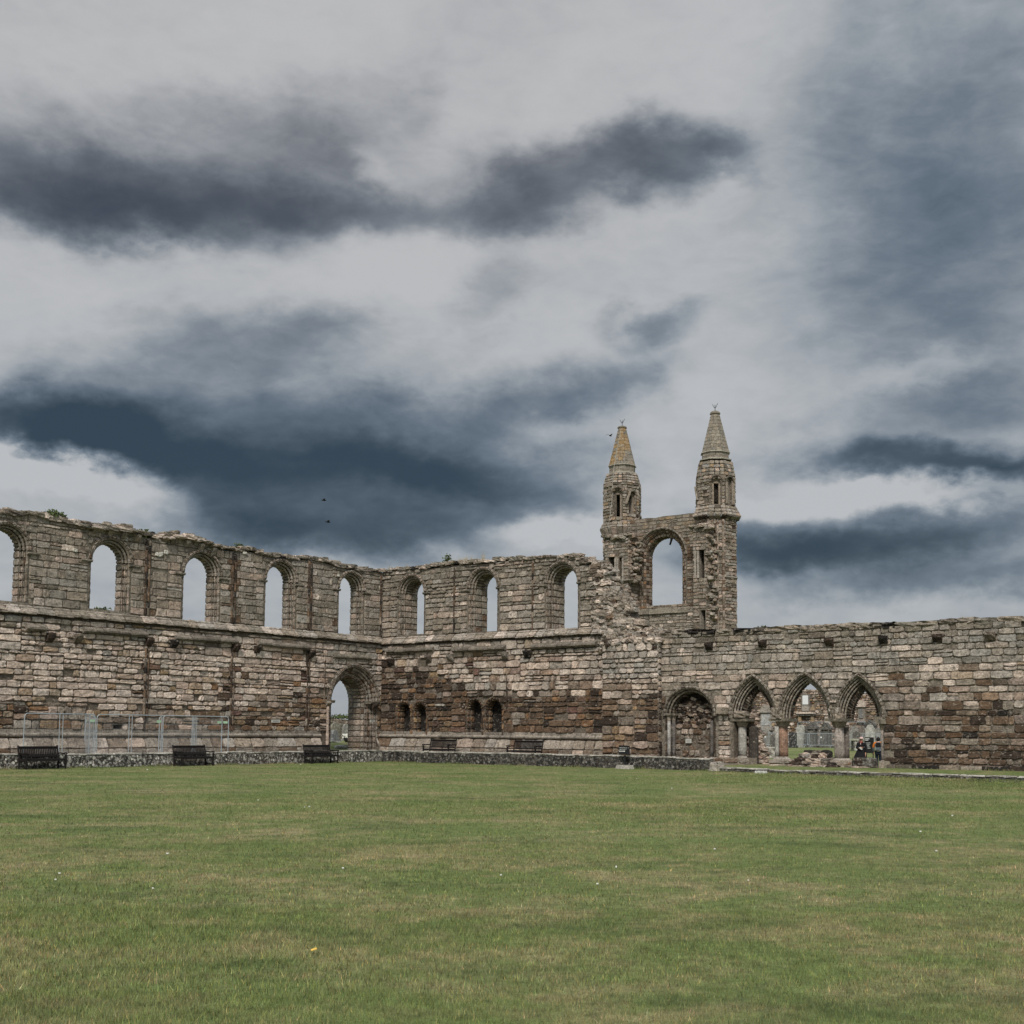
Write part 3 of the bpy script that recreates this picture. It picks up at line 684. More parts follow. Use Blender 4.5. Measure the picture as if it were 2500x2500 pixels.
def win_surround(fr, w, pr, parent, d, colf, hood=True, imp=True, shafts=True):
    st = Stones(relief=.02, rough=.7, gap=.016, bev=.03)
    sweep(st, fr, w, pr, colf, True, .028, .45)
    if hood: sweep(st, fr, w, hoodp(d), colf, False, .012)
    o = st.build('window_surround', M_ST, parent)
    rolls(fr, w, [(.0, d + .03, .055), (.11, d + .16, .055), (.20, d + .30, .05)], lambda: pick([(GBR, .5), (GREY, .5), (OLV, .2)]), o)
    if imp:
        mb = MB(); iz = w.zs - .12
        for (a, b) in ((w.s0 - .55, w.s0 + .06), (w.s1 - .06, w.s1 + .55)):
            mb.ext(fr, [(d + .05, iz - .06), (d - .05, iz - .05), (d - .09, iz), (d - .09, iz + .06), (d + .05, iz + .07)], a, b, OLV, .6)
        mb.build('impost', M_ST, o)
    return o
for w in winA: win_surround(FA, w, PR_A, RA, UPD, colWin)
for (X, Y, w_) in ((181, 1341, .14), (384, 1356, .16), (392, 1353, .12), (403, 1348, .16), (596, 1352, .10), (824, 1403, .10)):   # white lichen rosettes
    s, z = FA.px(X, Y, UPD); st = Stones()
    for k in range(4): st.chunk(FA.pt(s + random.uniform(-.08, .08), z + random.uniform(-.06, .06), UPD - .045), (w_, w_ * .9, w_), (.50, .48, .42), -AU + math.pi / 2, 0)
    st.build('lichen_patch', M_ST2, RA)
# splayed corbels below the string course, label mouldings, wall shafts
def corbel(fr, s, z, col, parent, w=.34, p=.34, h=.42, name='corbel', d=0.0):
    mb = MB(); pf = [(.02, 0), (-p, 0), (-p, -.11), (-p * .78, -h * .55), (-p * .3, -h * .92), (.02, -h)]
    n = len(pf); V = []
    for k, ss in enumerate((-w / 2, -w / 6, w / 6, w / 2)):
        for dd, zz in pf: V.append(fr.pt(s + ss + random.uniform(-.015, .015), z + zz + random.uniform(-.02, .02), d + dd * (1 if k in (1, 2) else .88) + random.uniform(-.02, .01)))
    F = [(k * n + q, k * n + (q + 1) % n, (k + 1) * n + (q + 1) % n, (k + 1) * n + q) for k in range(3) for q in range(n)] + [tuple(range(n))[::-1], tuple(3 * n + q for q in range(n))]
    mb.add(V, F, col); return mb.build(name, M_ST, parent)
for (X, Y) in ((120, 1545), (187, 1548), (361, 1558), (422, 1562), (573, 1572), (625, 1576), (757, 1588)):
    s, z = FA.px(X, Y); corbel(FA, s, z, pick([(BLK, .4), (DBR, .5), (OLV, .2)]), RA)
def label(fr, pts, col, parent, name='label_moulding', p=.28, d=0.0):
    (sa, za), (sb, zb) = [fr.px(*q, d) for q in pts]; mb = MB(); z = (za + zb) / 2
    mb.ext(fr, [(d + .03, z + .20), (d - .05, z + .20), (d - p, z + .05), (d - p, z - .03), (d - p + .10, z - .05), (d - p + .12, z - .10), (d + .03, z - .12)], sa, sb, col, .8, .02)
    return mb.build(name, M_ST, parent)
for pts in (((60, 1532), (110, 1536)), ((200, 1540), (354, 1551)), ((424, 1557), (575, 1568)), ((625, 1571), (752, 1583))): label(FA, pts, (.15, .13, .105), RA)
s_, z_ = FA.px(815, 1604); label(FA, ((812, 1600), (902, 1610)), OLV, RA, 'door_lintel_slab', .16)
def shaft(fr, s, z0, z1, r, col, parent, name='wall_shaft', n=10, d=0.0, off=.02, mat=None):
    mb = MB(); z = z0
    while z < z1 - .05:
        h = min(random.uniform(.28, .45), z1 - z); rr = r * random.uniform(.86, 1.08); c = col() if callable(col) else col
        if z1 - z - h < .15: h = z1 - z
        mb.tube([fr.pt(s, z + .004, d - off), fr.pt(s, z + .03, d - off), fr.pt(s, z + h - .03, d - off), fr.pt(s, z + h - .004, d - off)], [rr * .9, rr, rr, rr * .9], n, c); z += h
    return mb.build(name, mat or M_ST, parent)
shc = lambda: pick([(BRN, .5), (DBR, .6), (BLK, .3), (GBR, .15)])
for s in shA: shaft(FA, s, zPA, zSA - .85, .075, shc, RA); shaft(FA, s + .16, zPA, zSA - .9, .05, shc, RA)
for s in shAU:
    shaft(FA, s, zSA + .40, topA(s) - .25, .075, shc, RA, d=UPD); shaft(FA, s + .19, zSA + .40, topA(s) - .3, .06, shc, RA, d=UPD)
shaft(FA, .02, zSA + .4, topA(0) - .3, .07, shc, RA, d=UPD)
# corbel heads above the first two windows
for (X, Y) in ((231, 1285), (268, 1290), (300, 1299), (333, 1306), (420, 1312), (455, 1320), (489, 1328), (520, 1338)):
    s, z = FA.px(X, Y, UPD); corbel(FA, s, z, pick([(GBR, .5), (GREY, .3), (OLV, .3)]), RA, .26, .24, .34, 'corbel_head', UPD)
# base moulding
def plinth(fr, s0, s1, parent, zt, col=(.225, .198, .165)):
    mb = MB(); mb.ext(fr, [(.05, zt), (-.03, zt), (-.03, zt - .16), (-.06, zt - .18), (.05, zt - .18)], s0, s1, col, 1.2, .008)
    roll = [(.02, zt - .18)] + [(-.05 - .085 * math.sin(math.pi * k / 6), zt - .25 + .085 * math.cos(math.pi * k / 6)) for k in range(7)] + [(.02, zt - .37)]
    mb.ext(fr, roll, s0, s1, tuple(c * 1.05 for c in col), 1.4, .008)
    o = mb.build('base_moulding', M_ST, parent); st = Stones(relief=.03, rough=1.4, gap=.012, bev=.03, eb=.5); s = s0
    while s < s1 - .01:
        L = min(random.uniform(.55, 1.3), s1 - s); L = s1 - s if s1 - s - L < .35 else L; e = s + L; c = pick([(PALE, .08), (GREY, .5), (GBR, .5), (BRN, .2)])
        st.quad(fr.pt(s, zt - .86, -.28), fr.pt(e, zt - .86, -.28), fr.pt(e, zt - .37, -.03), fr.pt(s, zt - .37, -.03), c)
        for za, zb in ((zt - 1.42, zt - 1.14), (zt - 1.14, zt - .86)): st.quad(fr.pt(s, za, -.28), fr.pt(e, za, -.28), fr.pt(e, zb, -.28), fr.pt(s, zb, -.28), pick([(PALE, .2), (GREY, .4), (GBR, .4), (BRN, .3)]))
        s = e
    core(st, fr, [(s0, zt - 1.45), (s1, zt - 1.45), (s1, zt - .87), (s0, zt - .87)], [], -.25, .05); core(st, fr, [(s0, zt - .87), (s1, zt - .87), (s1, zt - .40), (s0, zt - .40)], [], -.02, .05)
    st.build('plinth_course', M_ST, parent); return o
plinth(FA, A0, FA.ps(781), RA, zPA + .02)
plinth(FA, FA.ps(918), -.32, RA, zPA + .02)
# doorway
def colDoor(s, z): return pick([(GREY, .35), (GBR, .40), (PINK, .25), (BRN, .25), (OLV, .12)])
st = Stones(relief=.02, rough=.7, gap=.018, bev=.035)
sweep(st, FA, door, [(0, 0), (0, .14), (.15, .14), (.15, .26), (.30, .26), (.30, .38), (.44, .38), (.44, .46), (.59, .46), (.59, .75), (.59, 1.35), (.45, 1.9)], colDoor, True, .03, .5)
sweep(st, FA, door, [(-.17, .01), (-.17, -.07), (-.05, -.11), (0, -.05), (0, .02)], colDoor, False, .02)
DS = st.build('doorway_surround', M_ST, RA)
rolls(FA, door, [(.02, .05, .06), (.16, .16, .06), (.31, .28, .06), (.45, .40, .05)], lambda: pick([(GBR, .5), (GREY, .5), (BRN, .2)]), DS)
mb = MB()
for (a, b) in ((door.s0 - .35, door.s0 + .34), (door.s1 - .60, door.s1 + .12)):
    mb.ext(FA, [(.45, door.zs - .10), (-.06, door.zs - .10), (-.12, door.zs), (-.12, door.zs + .05), (.45, door.zs + .07)], a, b, OLV, .5)
mb.build('impost', M_ST, DS)
shaft(FA, FA.ps(798, -.02), .80, door.zs - .3, .085, (.36, .285, .235), DS, 'door_shaft', 12, off=.06, mat=M_ST2)
corbel(FA, FA.ps(798), door.zs - .02, GBR, DS, .34, .22, .30, 'shaft_capital')
corbel(FA, FA.ps(912), door.zs - .05, DBR, DS, .34, .22, .36, 'shaft_capital')
shaft(FA, FA.ps(789), door.zs + .1, zSA - .9, .05, shc, DS, 'wall_shaft')

# ------------------------------------------------------------------ transept wall (middle), with the pier that ends it
sP0, sP1 = FP.ps(1470), FP.ps(1607)
topB = prof(FB, [(900, 1390), (932, 1391), (990, 1386), (1050, 1380), (1100, 1372), (1190, 1367), (1250, 1361), (1330, 1358), (1400, 1353), (1414, 1351), (1420, 1368), (1450, 1369), (1465, 1375), (1476, 1392), (1489, 1425), (1526, 1478), (1534, 1511), (1572, 1520), (1588, 1540), (1640, 1548)], UPD)
sEnd = FB.ps(1458, UPD, 1450)
winB = [window(FB, 974, 1035, 1468, (1004, 1399), (1020, 1548)), window(FB, 1145, 1214, 1450, (1180, 1382), (1200, 1541)), window(FB, 1334, 1411, 1432, (1377, 1366), (1395, 1534))]
for w in winB: w.s0 -= .0
niches = [(972, 997, 1720), (1013, 1036, 1720), (1144, 1171, 1714), (1188, 1221, 1712)]
nzb = FB.pz(1200, 1797)
NI = [Op(FB.ps(a) - .12, FB.ps(b) + .12, nzb, FB.pz((a + b) / 2, t) - (FB.ps(b) - FB.ps(a)) / 2, n=5) for a, b, t in niches]
print('B: pier', sP0, sP1, 'end', sEnd, [(round(w.s0, 2), round(w.s1, 2), round(w.zb, 2), round(w.zs, 2)) for w in winB], [(n_.s0, n_.s1, n_.zb, n_.zs) for n_ in NI])
def colB_up(s, z):
    t = topB(s) - z; n1 = nn_(s, z, .25, 11)
    return pick([(GBR, .40), (GREY, .30 + .4 * sst(-(z - zSB), -1.9, 0)), (OLV, .35 + .8 * sst(-t, -2.2, -.2) * sst(8 - s, 0, 8) + .3 * max(0, n1)), (PALE, .12 + .5 * sst(-(z - zSB), -1.8, 0) * sst(s, 2, 8)), (BLK, .10 * sst(-t, -.8, 0)), (PINK, .08)])
def colB_lo(s, z):
    n1 = nn_(s, z, .22, 14); n2 = nn_(s, z, .7, 15)
    lim = 3.95 + 1.5 * sst(7 - s, 0, 3.5) + .6 * n1
    b = sst(lim - z, -.35, .65)
    if z > zSB - .95: return pick([(PALE, .45), (GREY, .4), (GBR, .3), (OCH, .03)])
    if s < .9: return pick([(BRN, .5), (GBR, .3), (DBR, .3), (RUST, .18), (GREY, .25 * sst(z, 3, 5))])
    w = [(PALE, .60 * (1 - b)), (PINK, .30 * (1 - b) + .03), (GREY, .30 * (1 - b) + .05), (OCH, .05 + .05 * b), (RUST, .04 + .14 * b), (RED, .03 + .04 * b), (DBR, .62 * b + .01), (BRN, .60 * b + .04), (BLK, .14 * b)]
    if z < 2.1 and 5 < s < 13: w += [(OCH, .05), (RUST, .16)]
    return pick(w)
RB = root('ruined_transept_wall', W + v * 8, 'middle stretch of ruined wall with three deep round-headed windows, dark brown stained stone and small blind arches below', 'ruined wall')
def insB_up(s, z):
    if z + .10 > topB(s) + .06 * nn_(s, z, 2.5, 19) or s > sEnd + .5 * nn_(0, z, 2.2, 2) + .5 * sst(topB(sEnd) - z, 0, 3): return False
    return not any(w.has(s, z, -.10) or (z > w.zs and (s - w.c) ** 2 + (z - w.zs) ** 2 < (w.w + .22) ** 2) for w in winB)
def insB_lo(s, z): return not any(n_.has(s, z, -.10) for n_ in NI)
st = Stones(relief=.068, rough=1.3)
core(st, FB, [(.02, -.3), (sP0 + .3, -.3), (sP0 + .3, zSB + .3), (.02, zSB + .3)], [n_.hole(0) for n_ in NI], .045, 1.6)
rows2(st, FB, 0, sP0 + .02, zPA, zSB - .10, colB_lo, insB_lo, rh=(.24, .40), ln=(.28, .95))
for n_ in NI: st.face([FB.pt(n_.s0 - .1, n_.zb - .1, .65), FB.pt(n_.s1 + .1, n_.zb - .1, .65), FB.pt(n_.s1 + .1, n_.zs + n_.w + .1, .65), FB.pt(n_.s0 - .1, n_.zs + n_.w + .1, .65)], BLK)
st.build('lower_masonry', M_ST, RB)
for n_ in NI:
    st = Stones(relief=.05, rough=1.8, gap=.02, bev=.05)
    sweep(st, FB, n_, [(-.15, -.0), (0.0, -.02), (.04, .25), (.04, .6)], lambda s, z: pick([(BRN, .5), (DBR, .5), (RUST, .35), (OCH, .15)]), True, .05, .4)
    st.build('blind_arch', M_ST, RB)
st = Stones(relief=.042, rough=1.2, gap=.008, mort=(.16, .138, .11), sink=.045, bev=.03, eb=.45)
tp = [(s, topB(max(s, 0)) - .20) for s in np.arange(sEnd - .3, -.81, -.4)]
core(st, FB, [(tp[-1][0], zSB + .1), (sEnd - .3, zSB + .1)] + tp, [w.hole(0) for w in winB], UPD + .045, UPD + 1.35)
rows2(st, FB, -.2, sEnd + .3, zSB + .42, 13.5, colB_up, insB_up, rh=(.20, .38), ln=(.26, .9), d=UPD)
st.build('upper_masonry', M_ST, RB)
st = Stones(); s = 0
while s < sEnd:
    for d in (UPD - .02, UPD + .35, UPD + .8):
        L = random.uniform(.3, .7); hgt = random.uniform(.10, .24)
        st.chunk(FB.pt(s, topB(s) - .12 + hgt * .3 + random.uniform(-.04, .08), d + .12), (L, .45, hgt), pick([(GBR, .5), (OLV, .4), (PALE, .25), (BLK, .15)]), -AU + random.uniform(-.2, .2), random.uniform(-.12, .12))
    s += random.uniform(.25, .5)
st.build('broken_wall_head', M_ST, RB)
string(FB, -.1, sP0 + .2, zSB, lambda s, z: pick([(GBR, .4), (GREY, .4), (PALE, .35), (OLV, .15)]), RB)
PR_B = [(i, UPD + d) for i, d in [(0, 0), (0, .12), (.09, .12), (.09, .24), (.18, .24), (.18, .4), (.22, 1.35)]]
for w in winB: win_surround(FB, w, PR_B, RB, UPD, colWin)
for (X, Y) in ((1050, 1600), (1103, 1598), (1237, 1592), (1290, 1588), (958, 1608)):
    s, z = FB.px(X, Y); corbel(FB, s, z, pick([(BLK, .3), (DBR, .4), (GREY, .4)]), RB)
for pts in (((948, 1590), (1062, 1588)), ((1110, 1587), (1238, 1584)), ((1300, 1580), (1460, 1573))): label(FB, pts, (.15, .13, .105), RB, p=.30)
for X, z0, z1 in ((1110, zSB + .4, None), (1301, zSB + .4, None)):
    s = FB.ps(X, UPD, 1450); shaft(FB, s, z0, topB(s) - .3, .06, shc, RB, d=UPD)
for X in (1237,): shaft(FB, FB.ps(X), 2.2, 5.2, .045, shc, RB)
plinth(FB, -.30, sP0 + .05, RB, zPA + .02)
# pier and the rubble that spills from the broken end of the wall
def colP(s, z):
    n1 = nn_(s, z, .5, 21)
    if z > 4.3: return pick([(GREY, .6), (PALE, .5), ((.30, .282, .255), .4)])
    if z > 3.3: return pick([(PALE, .4), (PINK, .2), (GBR, .4), (BRN, .2)])
    return pick([(BRN, .55), (OCH, .14), (RUST, .20), (GBR, .35), (DBR, .25 + max(0, n1) * .8), (PINK, .10 if z > 1.4 else .4)])
def colP2(s, z):
    c = FC.ps(1590)
    return pick([(DBR, .4), (BRN, .4), (GBR, .15)]) if (s > sP1 - .8 and z < 3.6) else colP(s, z)
zPt = FP.pz(1560, 1568)
st = Stones(relief=.055, rough=1.4)
core(st, FP, [(sP0, -.3), (sP1, -.3), (sP1, zPt), (sP0, zPt)], [], .045, 2.0)
rows2(st, FP, sP0, sP1, .30, zPt, colP2, None, rh=(.22, .40), ln=(.28, .85), pw=(1.3, 3))
for k in range(24):   # right flank
    z = .4 + k * .27
    if z < zPt - .2:
        for d0 in (0, ):
            st.quad(FP.pt(sP1, z, 0), FP.pt(sP1, z, .30), FP.pt(sP1, z + .26, .30), FP.pt(sP1, z + .26, 0), colP2(sP1, z))
st.build('end_pier', M_ST, RB)
st = Stones()
sx0 = sEnd - .1; sx1 = FB.ps(1590, UPD, 1540); zlo = zPt - .35
tq = [(s, topB(s) - .3) for s in np.arange(sx1, sx0, -.25)]
core(st, FB, [(sx0, zlo), (sx1 + .3, zlo)] + tq, [], UPD + .06, 1.5)
s = sx0
while s < sx1 + 1.0:
    zt = topB(s); z = zlo
    while z < zt + .02:
        big = random.random() < .3
        L = random.uniform(.18, .34) * (1.5 if big else 1)
        dd = UPD + .02 - .40 * sst(zt - z, 0, 2.5) * sst(s - sx0, .2, 1.5) + random.uniform(-.09, .07)
        st.chunk(FB.pt(s + random.uniform(-.1, .1), z, dd + .05), (L * 1.35, L * .8, L * random.uniform(.40, .62)), pick([(PALE, .25), (GREY, .5), (GBR, .55), (OLV, .3), (BRN, .15), (DBR, .08)]), -AU + random.uniform(-.5, .5), random.gauss(0, .16))
        z += random.uniform(.09, .15)
    for d in (.4, .8, 1.2):
        L = random.uniform(.3, .5); st.chunk(FB.pt(s, zt - .15 + random.uniform(-.1, .05), d), (L, L, L * .5), pick([(GBR, .4), (GREY, .4)]), random.uniform(0, 3), random.uniform(-.3, .3))
    s += random.uniform(.12, .2)
for s in np.arange(sP0 + .05, sP1 + .1, .16):   # loose stones on the pier top
    for d in (.1, .4):
        L = random.uniform(.22, .45); st.chunk(FP.pt(s, zPt + random.uniform(-.05, .14), d), (L, .4, L * .55), pick([(PALE, .5), (GBR, .4), (GREY, .3), (DBR, .15)]), random.uniform(0, 3), random.uniform(-.2, .2))
st.build('fallen_rubble', M_ST, RB)

# ------------------------------------------------------------------ chapter house wall (right) with four arches
C1 = FC.ps(2500) + 14
topC = prof(FC, [(1560, 1549), (1600, 1541), (1700, 1541), (1793, 1539), (1891, 1533), (2100, 1525), (2385, 1512), (2500, 1507)])
zCb = .15
a1 = Op(FC.ps(1625), FC.ps(1745), .45, FC.pz(1685, 1674) - .12 - (FC.ps(1745) - FC.ps(1625)) / 2, n=11)
spz = FC.pz(1900, 1754)
def pointed(L, R, ax, ay): return Op(FC.ps(L), FC.ps(R), spz - .01, spz, apex=FC.pz(ax, ay) , n=13)
a2, a3, a4 = pointed(1785, 1896, 1840, 1652), pointed(1905, 2031, 1968, 1646), pointed(2041, 2157, 2097, 1650)
jz2 = zCb
print('C:', C1, 'top', topC(20), topC(35), 'a1', a1.s0, a1.s1, a1.zs, 'sp', spz, [(a.s0, a.s1, a.H, a.w) for a in (a2, a3, a4)])
def colC(s, z):
    X = s; n1 = nn_(s, z, .2, 31); n2 = nn_(s, z, .6, 32); t = topC(s) - z
    if t < .50: return pick([(GREY, .3), (OLV, .45), (GBR, .3), (BLK, .06 + .5 * max(0, n1)), (DBR, .05)])
    if t < 1.9 + .5 * n1: return pick([(GREY, .75), (GBR, .35), (OLV, .25), (PALE, .2), ((.24, .222, .195), .5)])
    if s > a4.s1 + .1 and z < 3.6 + 1.1 * n1:
        w = [(DBR, .60), (BRN, .65), (BLK, .12), (GBR, .30), (RUST, .08), (PALE, .06), (PINK, .1)]
        if z > 2.7: w += [(PALE, .5), (GREY, .4), (PINK, .3)]
        return pick(w)
    if s < a1.s0 + .5 and z < 4.0: return pick([(BRN, .5), (DBR, .5), (GBR, .35), (RUST, .1), (GREY, .15)])
    return pick([(PALE, .45), (PINK, .22), (GREY, .35), (GBR, .28), (OCH, .04), (BRN, .07), (RUST, .01)])
RC = root('chapter_house_wall', FC.pt(a3.c, 0), 'wall on the right with one blocked round arch, three open pointed arches on columns and square corbels near its top', 'ruined wall')
def under(a, s, z, k=.02): return z > a.zs and a.has(s, z, -k)
def insC(s, z):
    if z + .08 > topC(s) + .05 * nn_(s, z, 2, 39): return False
    if a1.has(s, z, -.16) or (z > a1.zs and (s - a1.c) ** 2 + (z - a1.zs) ** 2 < (a1.w + .15) ** 2): return False
    if any(under(a, s, z, .14) for a in (a2, a3, a4)): return False
    return not (a2.s0 - .05 < s < a4.s1 + .0 and z <= spz + .0)
st = Stones(relief=.034, rough=1.2, gap=.006, mort=(.17, .148, .118), sink=.045, bev=.028, eb=.5)
arcs = a2.arch(0) + a3.arch(0) + a4.arch(0)
core(st, FC, [(sP1 - .3, -.3), (a2.s0, -.3)] + arcs + [(a4.s1, -.3), (C1, -.3)] + [(s, topC(s) - .12) for s in np.arange(C1, sP1 - .31, -1.2)], [a1.hole(0)], .045, .95)
rows2(st, FC, sP1 + .02, C1, zCb, 9, colC, insC, rh=(.21, .36), ln=(.24, .90), band=(1.2, 2.2), pw=(5, 12))
st.build('coursed_masonry', M_ST, RC)
st = Stones(relief=.03, rough=1.1); s = sP1
while s < C1:   # flat stones on the wall head
    L = random.uniform(.5, 1.0); st.chunk(FC.pt(s + L / 2, topC(s) - .06 + random.uniform(-.03, .05), .45), (L, 1.0, .26), pick([(OLV, .5), (BLK, .25), (GBR, .4)]), -AU + random.uniform(-.03, .03), random.uniform(-.03, .03)); s += L * .97
st.build('wall_head', M_ST, RC)
def colArc(s, z): return pick([(DBR, .60), (GBR, .15), (OLV, .15), (BLK, .35), (BRN, .2)])  # recess faces: soot stain plus the deep shade of the hollows, put into colour
def colArcL(s, z): return pick([(GREY, .35), (GBR, .4), (OLV, .35), (DBR, .12)])
PR_C = [(0, .0), (.03, .15), (.10, .10), (.12, .24), (.19, .20), (.21, .36), (.28, .32), (.28, .5), (.28, .8), (0, .95)]
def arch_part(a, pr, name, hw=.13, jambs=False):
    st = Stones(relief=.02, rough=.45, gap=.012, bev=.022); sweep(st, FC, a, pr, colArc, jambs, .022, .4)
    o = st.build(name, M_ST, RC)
    st = Stones(relief=.02, rough=.5, gap=.010, bev=.02); sweep(st, FC, a, [(-hw, .01), (-hw, -.06), (-.04, -.12), (0, -.06), (0, .02)], colArcL, False, .012)
    st.build('hood_mould', M_ST, o)
    if pr is PR_C: rolls(FC, a, [(.01, .04, .05), (.105, .13, .045), (.195, .23, .045), (.28, .36, .045)], lambda: pick([(GREY, .45), (GBR, .5), (OLV, .3)]), o)
    else: rolls(FC, a, [(.01, .05, .05), (.13, .17, .05)], lambda: pick([(GREY, .3), (GBR, .5), (OLV, .3)]), o)
    return o
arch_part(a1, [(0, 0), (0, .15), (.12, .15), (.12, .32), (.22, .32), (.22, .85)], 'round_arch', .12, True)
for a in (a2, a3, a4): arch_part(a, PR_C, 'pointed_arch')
# broken ribs deep inside the second and fourth arch
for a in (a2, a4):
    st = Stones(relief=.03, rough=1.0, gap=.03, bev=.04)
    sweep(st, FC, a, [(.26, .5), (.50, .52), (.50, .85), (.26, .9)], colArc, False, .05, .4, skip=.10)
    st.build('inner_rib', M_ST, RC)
# blocking of the round arch
st = Stones(relief=.05, rough=1.8)
bl = [(a1.s0 + .05, -.2)] + [(s, z) for s, z in a1.arch(.05)] + [(a1.s1 - .05, -.2)]
core(st, FC, bl, [], .80, 1.0, col=DBR)
zbk = FC.pz(1690, 1767, .6)
core(st, FC, [(a1.s0 + .2, -.2), (a1.s1 - .15, -.2), (a1.s1 - .15, zbk), (a1.s0 + .2, zbk)], [], .54, .8)
rows(st, FC, a1.s0 + .22, a1.s1 - .17, .3, zbk, lambda s, z: pick([(GBR, .45), (BRN, .35), (PINK, .08), (DBR, .35), (GREY, .15)]), None, rh=(.18, .30), ln=(.2, .5), d=.52)
for _ in range(230):
    s = random.uniform(a1.s0 + .2, a1.s1 - .2); t = (s - a1.s0) / (a1.s1 - a1.s0)
    zt = FC.pz(1690, 1706, .7) - 1.5 * abs(t - .47) ** 1.3; z = random.uniform(zbk, max(zbk + .1, zt)); L = random.uniform(.14, .34)
    st.chunk(FC.pt(s, z, .62 + .12 * random.random()), (L, L, L * .5), pick([(DBR, .6), (BRN, .35), (PINK, .06), (GBR, .30), (BLK, .3)]), random.uniform(0, 3), random.uniform(-.5, .5))
st.build('arch_blocking', M_ST, RC)
def column(fr, s, d, r, z0, z1, col, parent, cap=(.42, .40), base=(.30, .30), mat=None, capz=.13, sq=True, name='column'):
    mb = MB(); P = fr.pt(s, 0, d); n = 16
    mb.lathe(P, [(r * 1.0, z0 + .0), (r * 1.03, z0 + .3), (r * 1.0, (z0 + z1) / 2), (r * .97, z1)], n, col, .015)
    o = mb.build(name, mat or M_ST2, parent, smooth=True)
    if cap:
        c = MB(); c.lathe(P, [(r * 1.0, z1 - .02), (r * 1.25, z1 + .04), (r * 1.55, z1 + .22), (cap[0] * .80, z1 + .25)], n, GBR, .03)
        c.box((P[0], P[1], z1 + .25 + capz / 2), (cap[0] * 2, cap[1] * 2, capz), OLV, -.04, -AU); c.build('capital', M_ST, o)
    if base:
        c = MB(); c.lathe(P, [(base[0] * 1.05, z0 - .34), (base[0] * 1.2, z0 - .25), (base[0] * 1.15, z0 - .1), (base[0] * .9, z0 - .05), (r * 1.05, z0 + .02)], n, GREY, .03); c.build('column_base', M_ST2, o)
    return o
zc1 = spz - .38
column(FC, FC.ps(1802), .42, .19, .62, zc1, (.30, .285, .255), RC, (.42, .42), (.26, .3))
column(FC, FC.ps(1912, .45), .45, .215, .62, zc1, (.225, .140, .098), RC, (.47, .46), (.30, .3))
column(FC, FC.ps(1897, .22), .20, .10, .62, zc1 + .02, (.27, .26, .235), RC, None, (.16, .16))
column(FC, FC.ps(2049, .35), .35, .215, .60, zc1, (.27, .235, .205), RC, (.50, .46), (.34, .3))
column(FC, FC.ps(2066, .72), .72, .13, .60, zc1, (.13, .11, .095), RC, None, (.2, .2))
column(FC, FC.ps(2156, .25), .25, .10, .55, zc1 - .1, (.22, .19, .165), RC, (.24, .3), (.16, .2), capz=.3)
column(FC, FC.ps(1633, .1), .12, .085, .55, a1.zs - .2, (.27, .26, .24), RC, (.2, .2), (.12, .1), capz=.1)
column(FC, FC.ps(1645, .35), .35, .085, .55, a1.zs - .2, (.11, .10, .09), RC, (.2, .2), (.12, .1), capz=.1)
column(FC, FC.ps(1738, .2), .2, .08, .55, a1.zs - .2, (.10, .09, .08), RC, None, (.12, .1))
# masonry between the blocked arch and the first column, capping blocks over the capitals
st = Stones(relief=.05, rough=1.6)
core(st, FC, [(a1.s1 - .02, -.2), (FC.ps(1790), -.2), (FC.ps(1790), spz + .02), (a1.s1 - .02, spz + .02)], [], .05, .9)
for X in (1897, 2040):
    s = FC.ps(X); core(st, FC, [(s - .26, spz - .05), (s + .26, spz - .05), (s + .2, spz + .9), (s - .2, spz + .9)], [], .1, .9)
    for k in range(4): st.chunk(FC.pt(s + random.uniform(-.05, .05), spz + .1 + .26 * k, .12), (.5 - .06 * k, .4, .27), pick([(GBR, .5), (GREY, .3), (DBR, .3)]), -AU, 0)
st.chunk(FC.pt(FC.ps(1808), spz + .18, .15), (.6, .5, .3), GBR, -AU, 0)
st.build('spandrel_blocks', M_ST, RC)
mb = MB(); s, z = FC.px(1767, 1735); P = FC.pt(s, z, -.06); mb.box(P, (.52, .42, .30), GBR, .03, -AU); s, z = FC.px(2037, 1713); mb.box(FC.pt(s, z, -.03), (.28, .3, .07), PALE, 0, -AU); mb.build('projecting_block', M_ST, RC)
for (X, Y) in ((1603, 1578), (1733, 1569), (1864, 1563), (2026, 1558), (2158, 1552), (2291, 1548), (2420, 1543)):
    s, z = FC.px(X, Y); corbel(FC, s, z, pick([(DBR, .5), (BLK, .4), (GBR, .15)]), RC, .36, .26, .36)
# stylobate and base blocks
st = Stones(relief=.04, rough=1.4); 
for (xa, xb, yt, dep) in ((1745, 1830, 1850, -.12), (1880, 1935, 1854, -.15), (2028, 2082, 1857, -.15), (2146, 2172, 1858, -.1)):
    sa, sb, zt = FC.ps(xa), FC.ps(xb), FC.pz((xa + xb) / 2, yt, dep); s = sa
    core(st, FC, [(sa, -.2), (sb, -.2), (sb, zt), (sa, zt)], [], dep + .02, 1.0, col=GBR)
    rows(st, FC, sa, sb, .10, zt, lambda s, z: pick([(GREY, .4), (GBR, .4), (PALE, .3), (BRN, .1)]), None, rh=(.17, .30), ln=(.35, .8), d=dep)
st.build('base_course', M_ST2, RC)
# foot of the wall right of the arches: a low projecting course
mb = MB(); mb.ext(FC, [(.05, .42), (-.10, .40), (-.12, .1), (.05, .1)], a4.s1 + .15, C1, lambda x: pick([(DBR, .4), (GBR, .4), (BLK, .2)]), 1.0, .02); mb.build('footing', M_ST, RC)
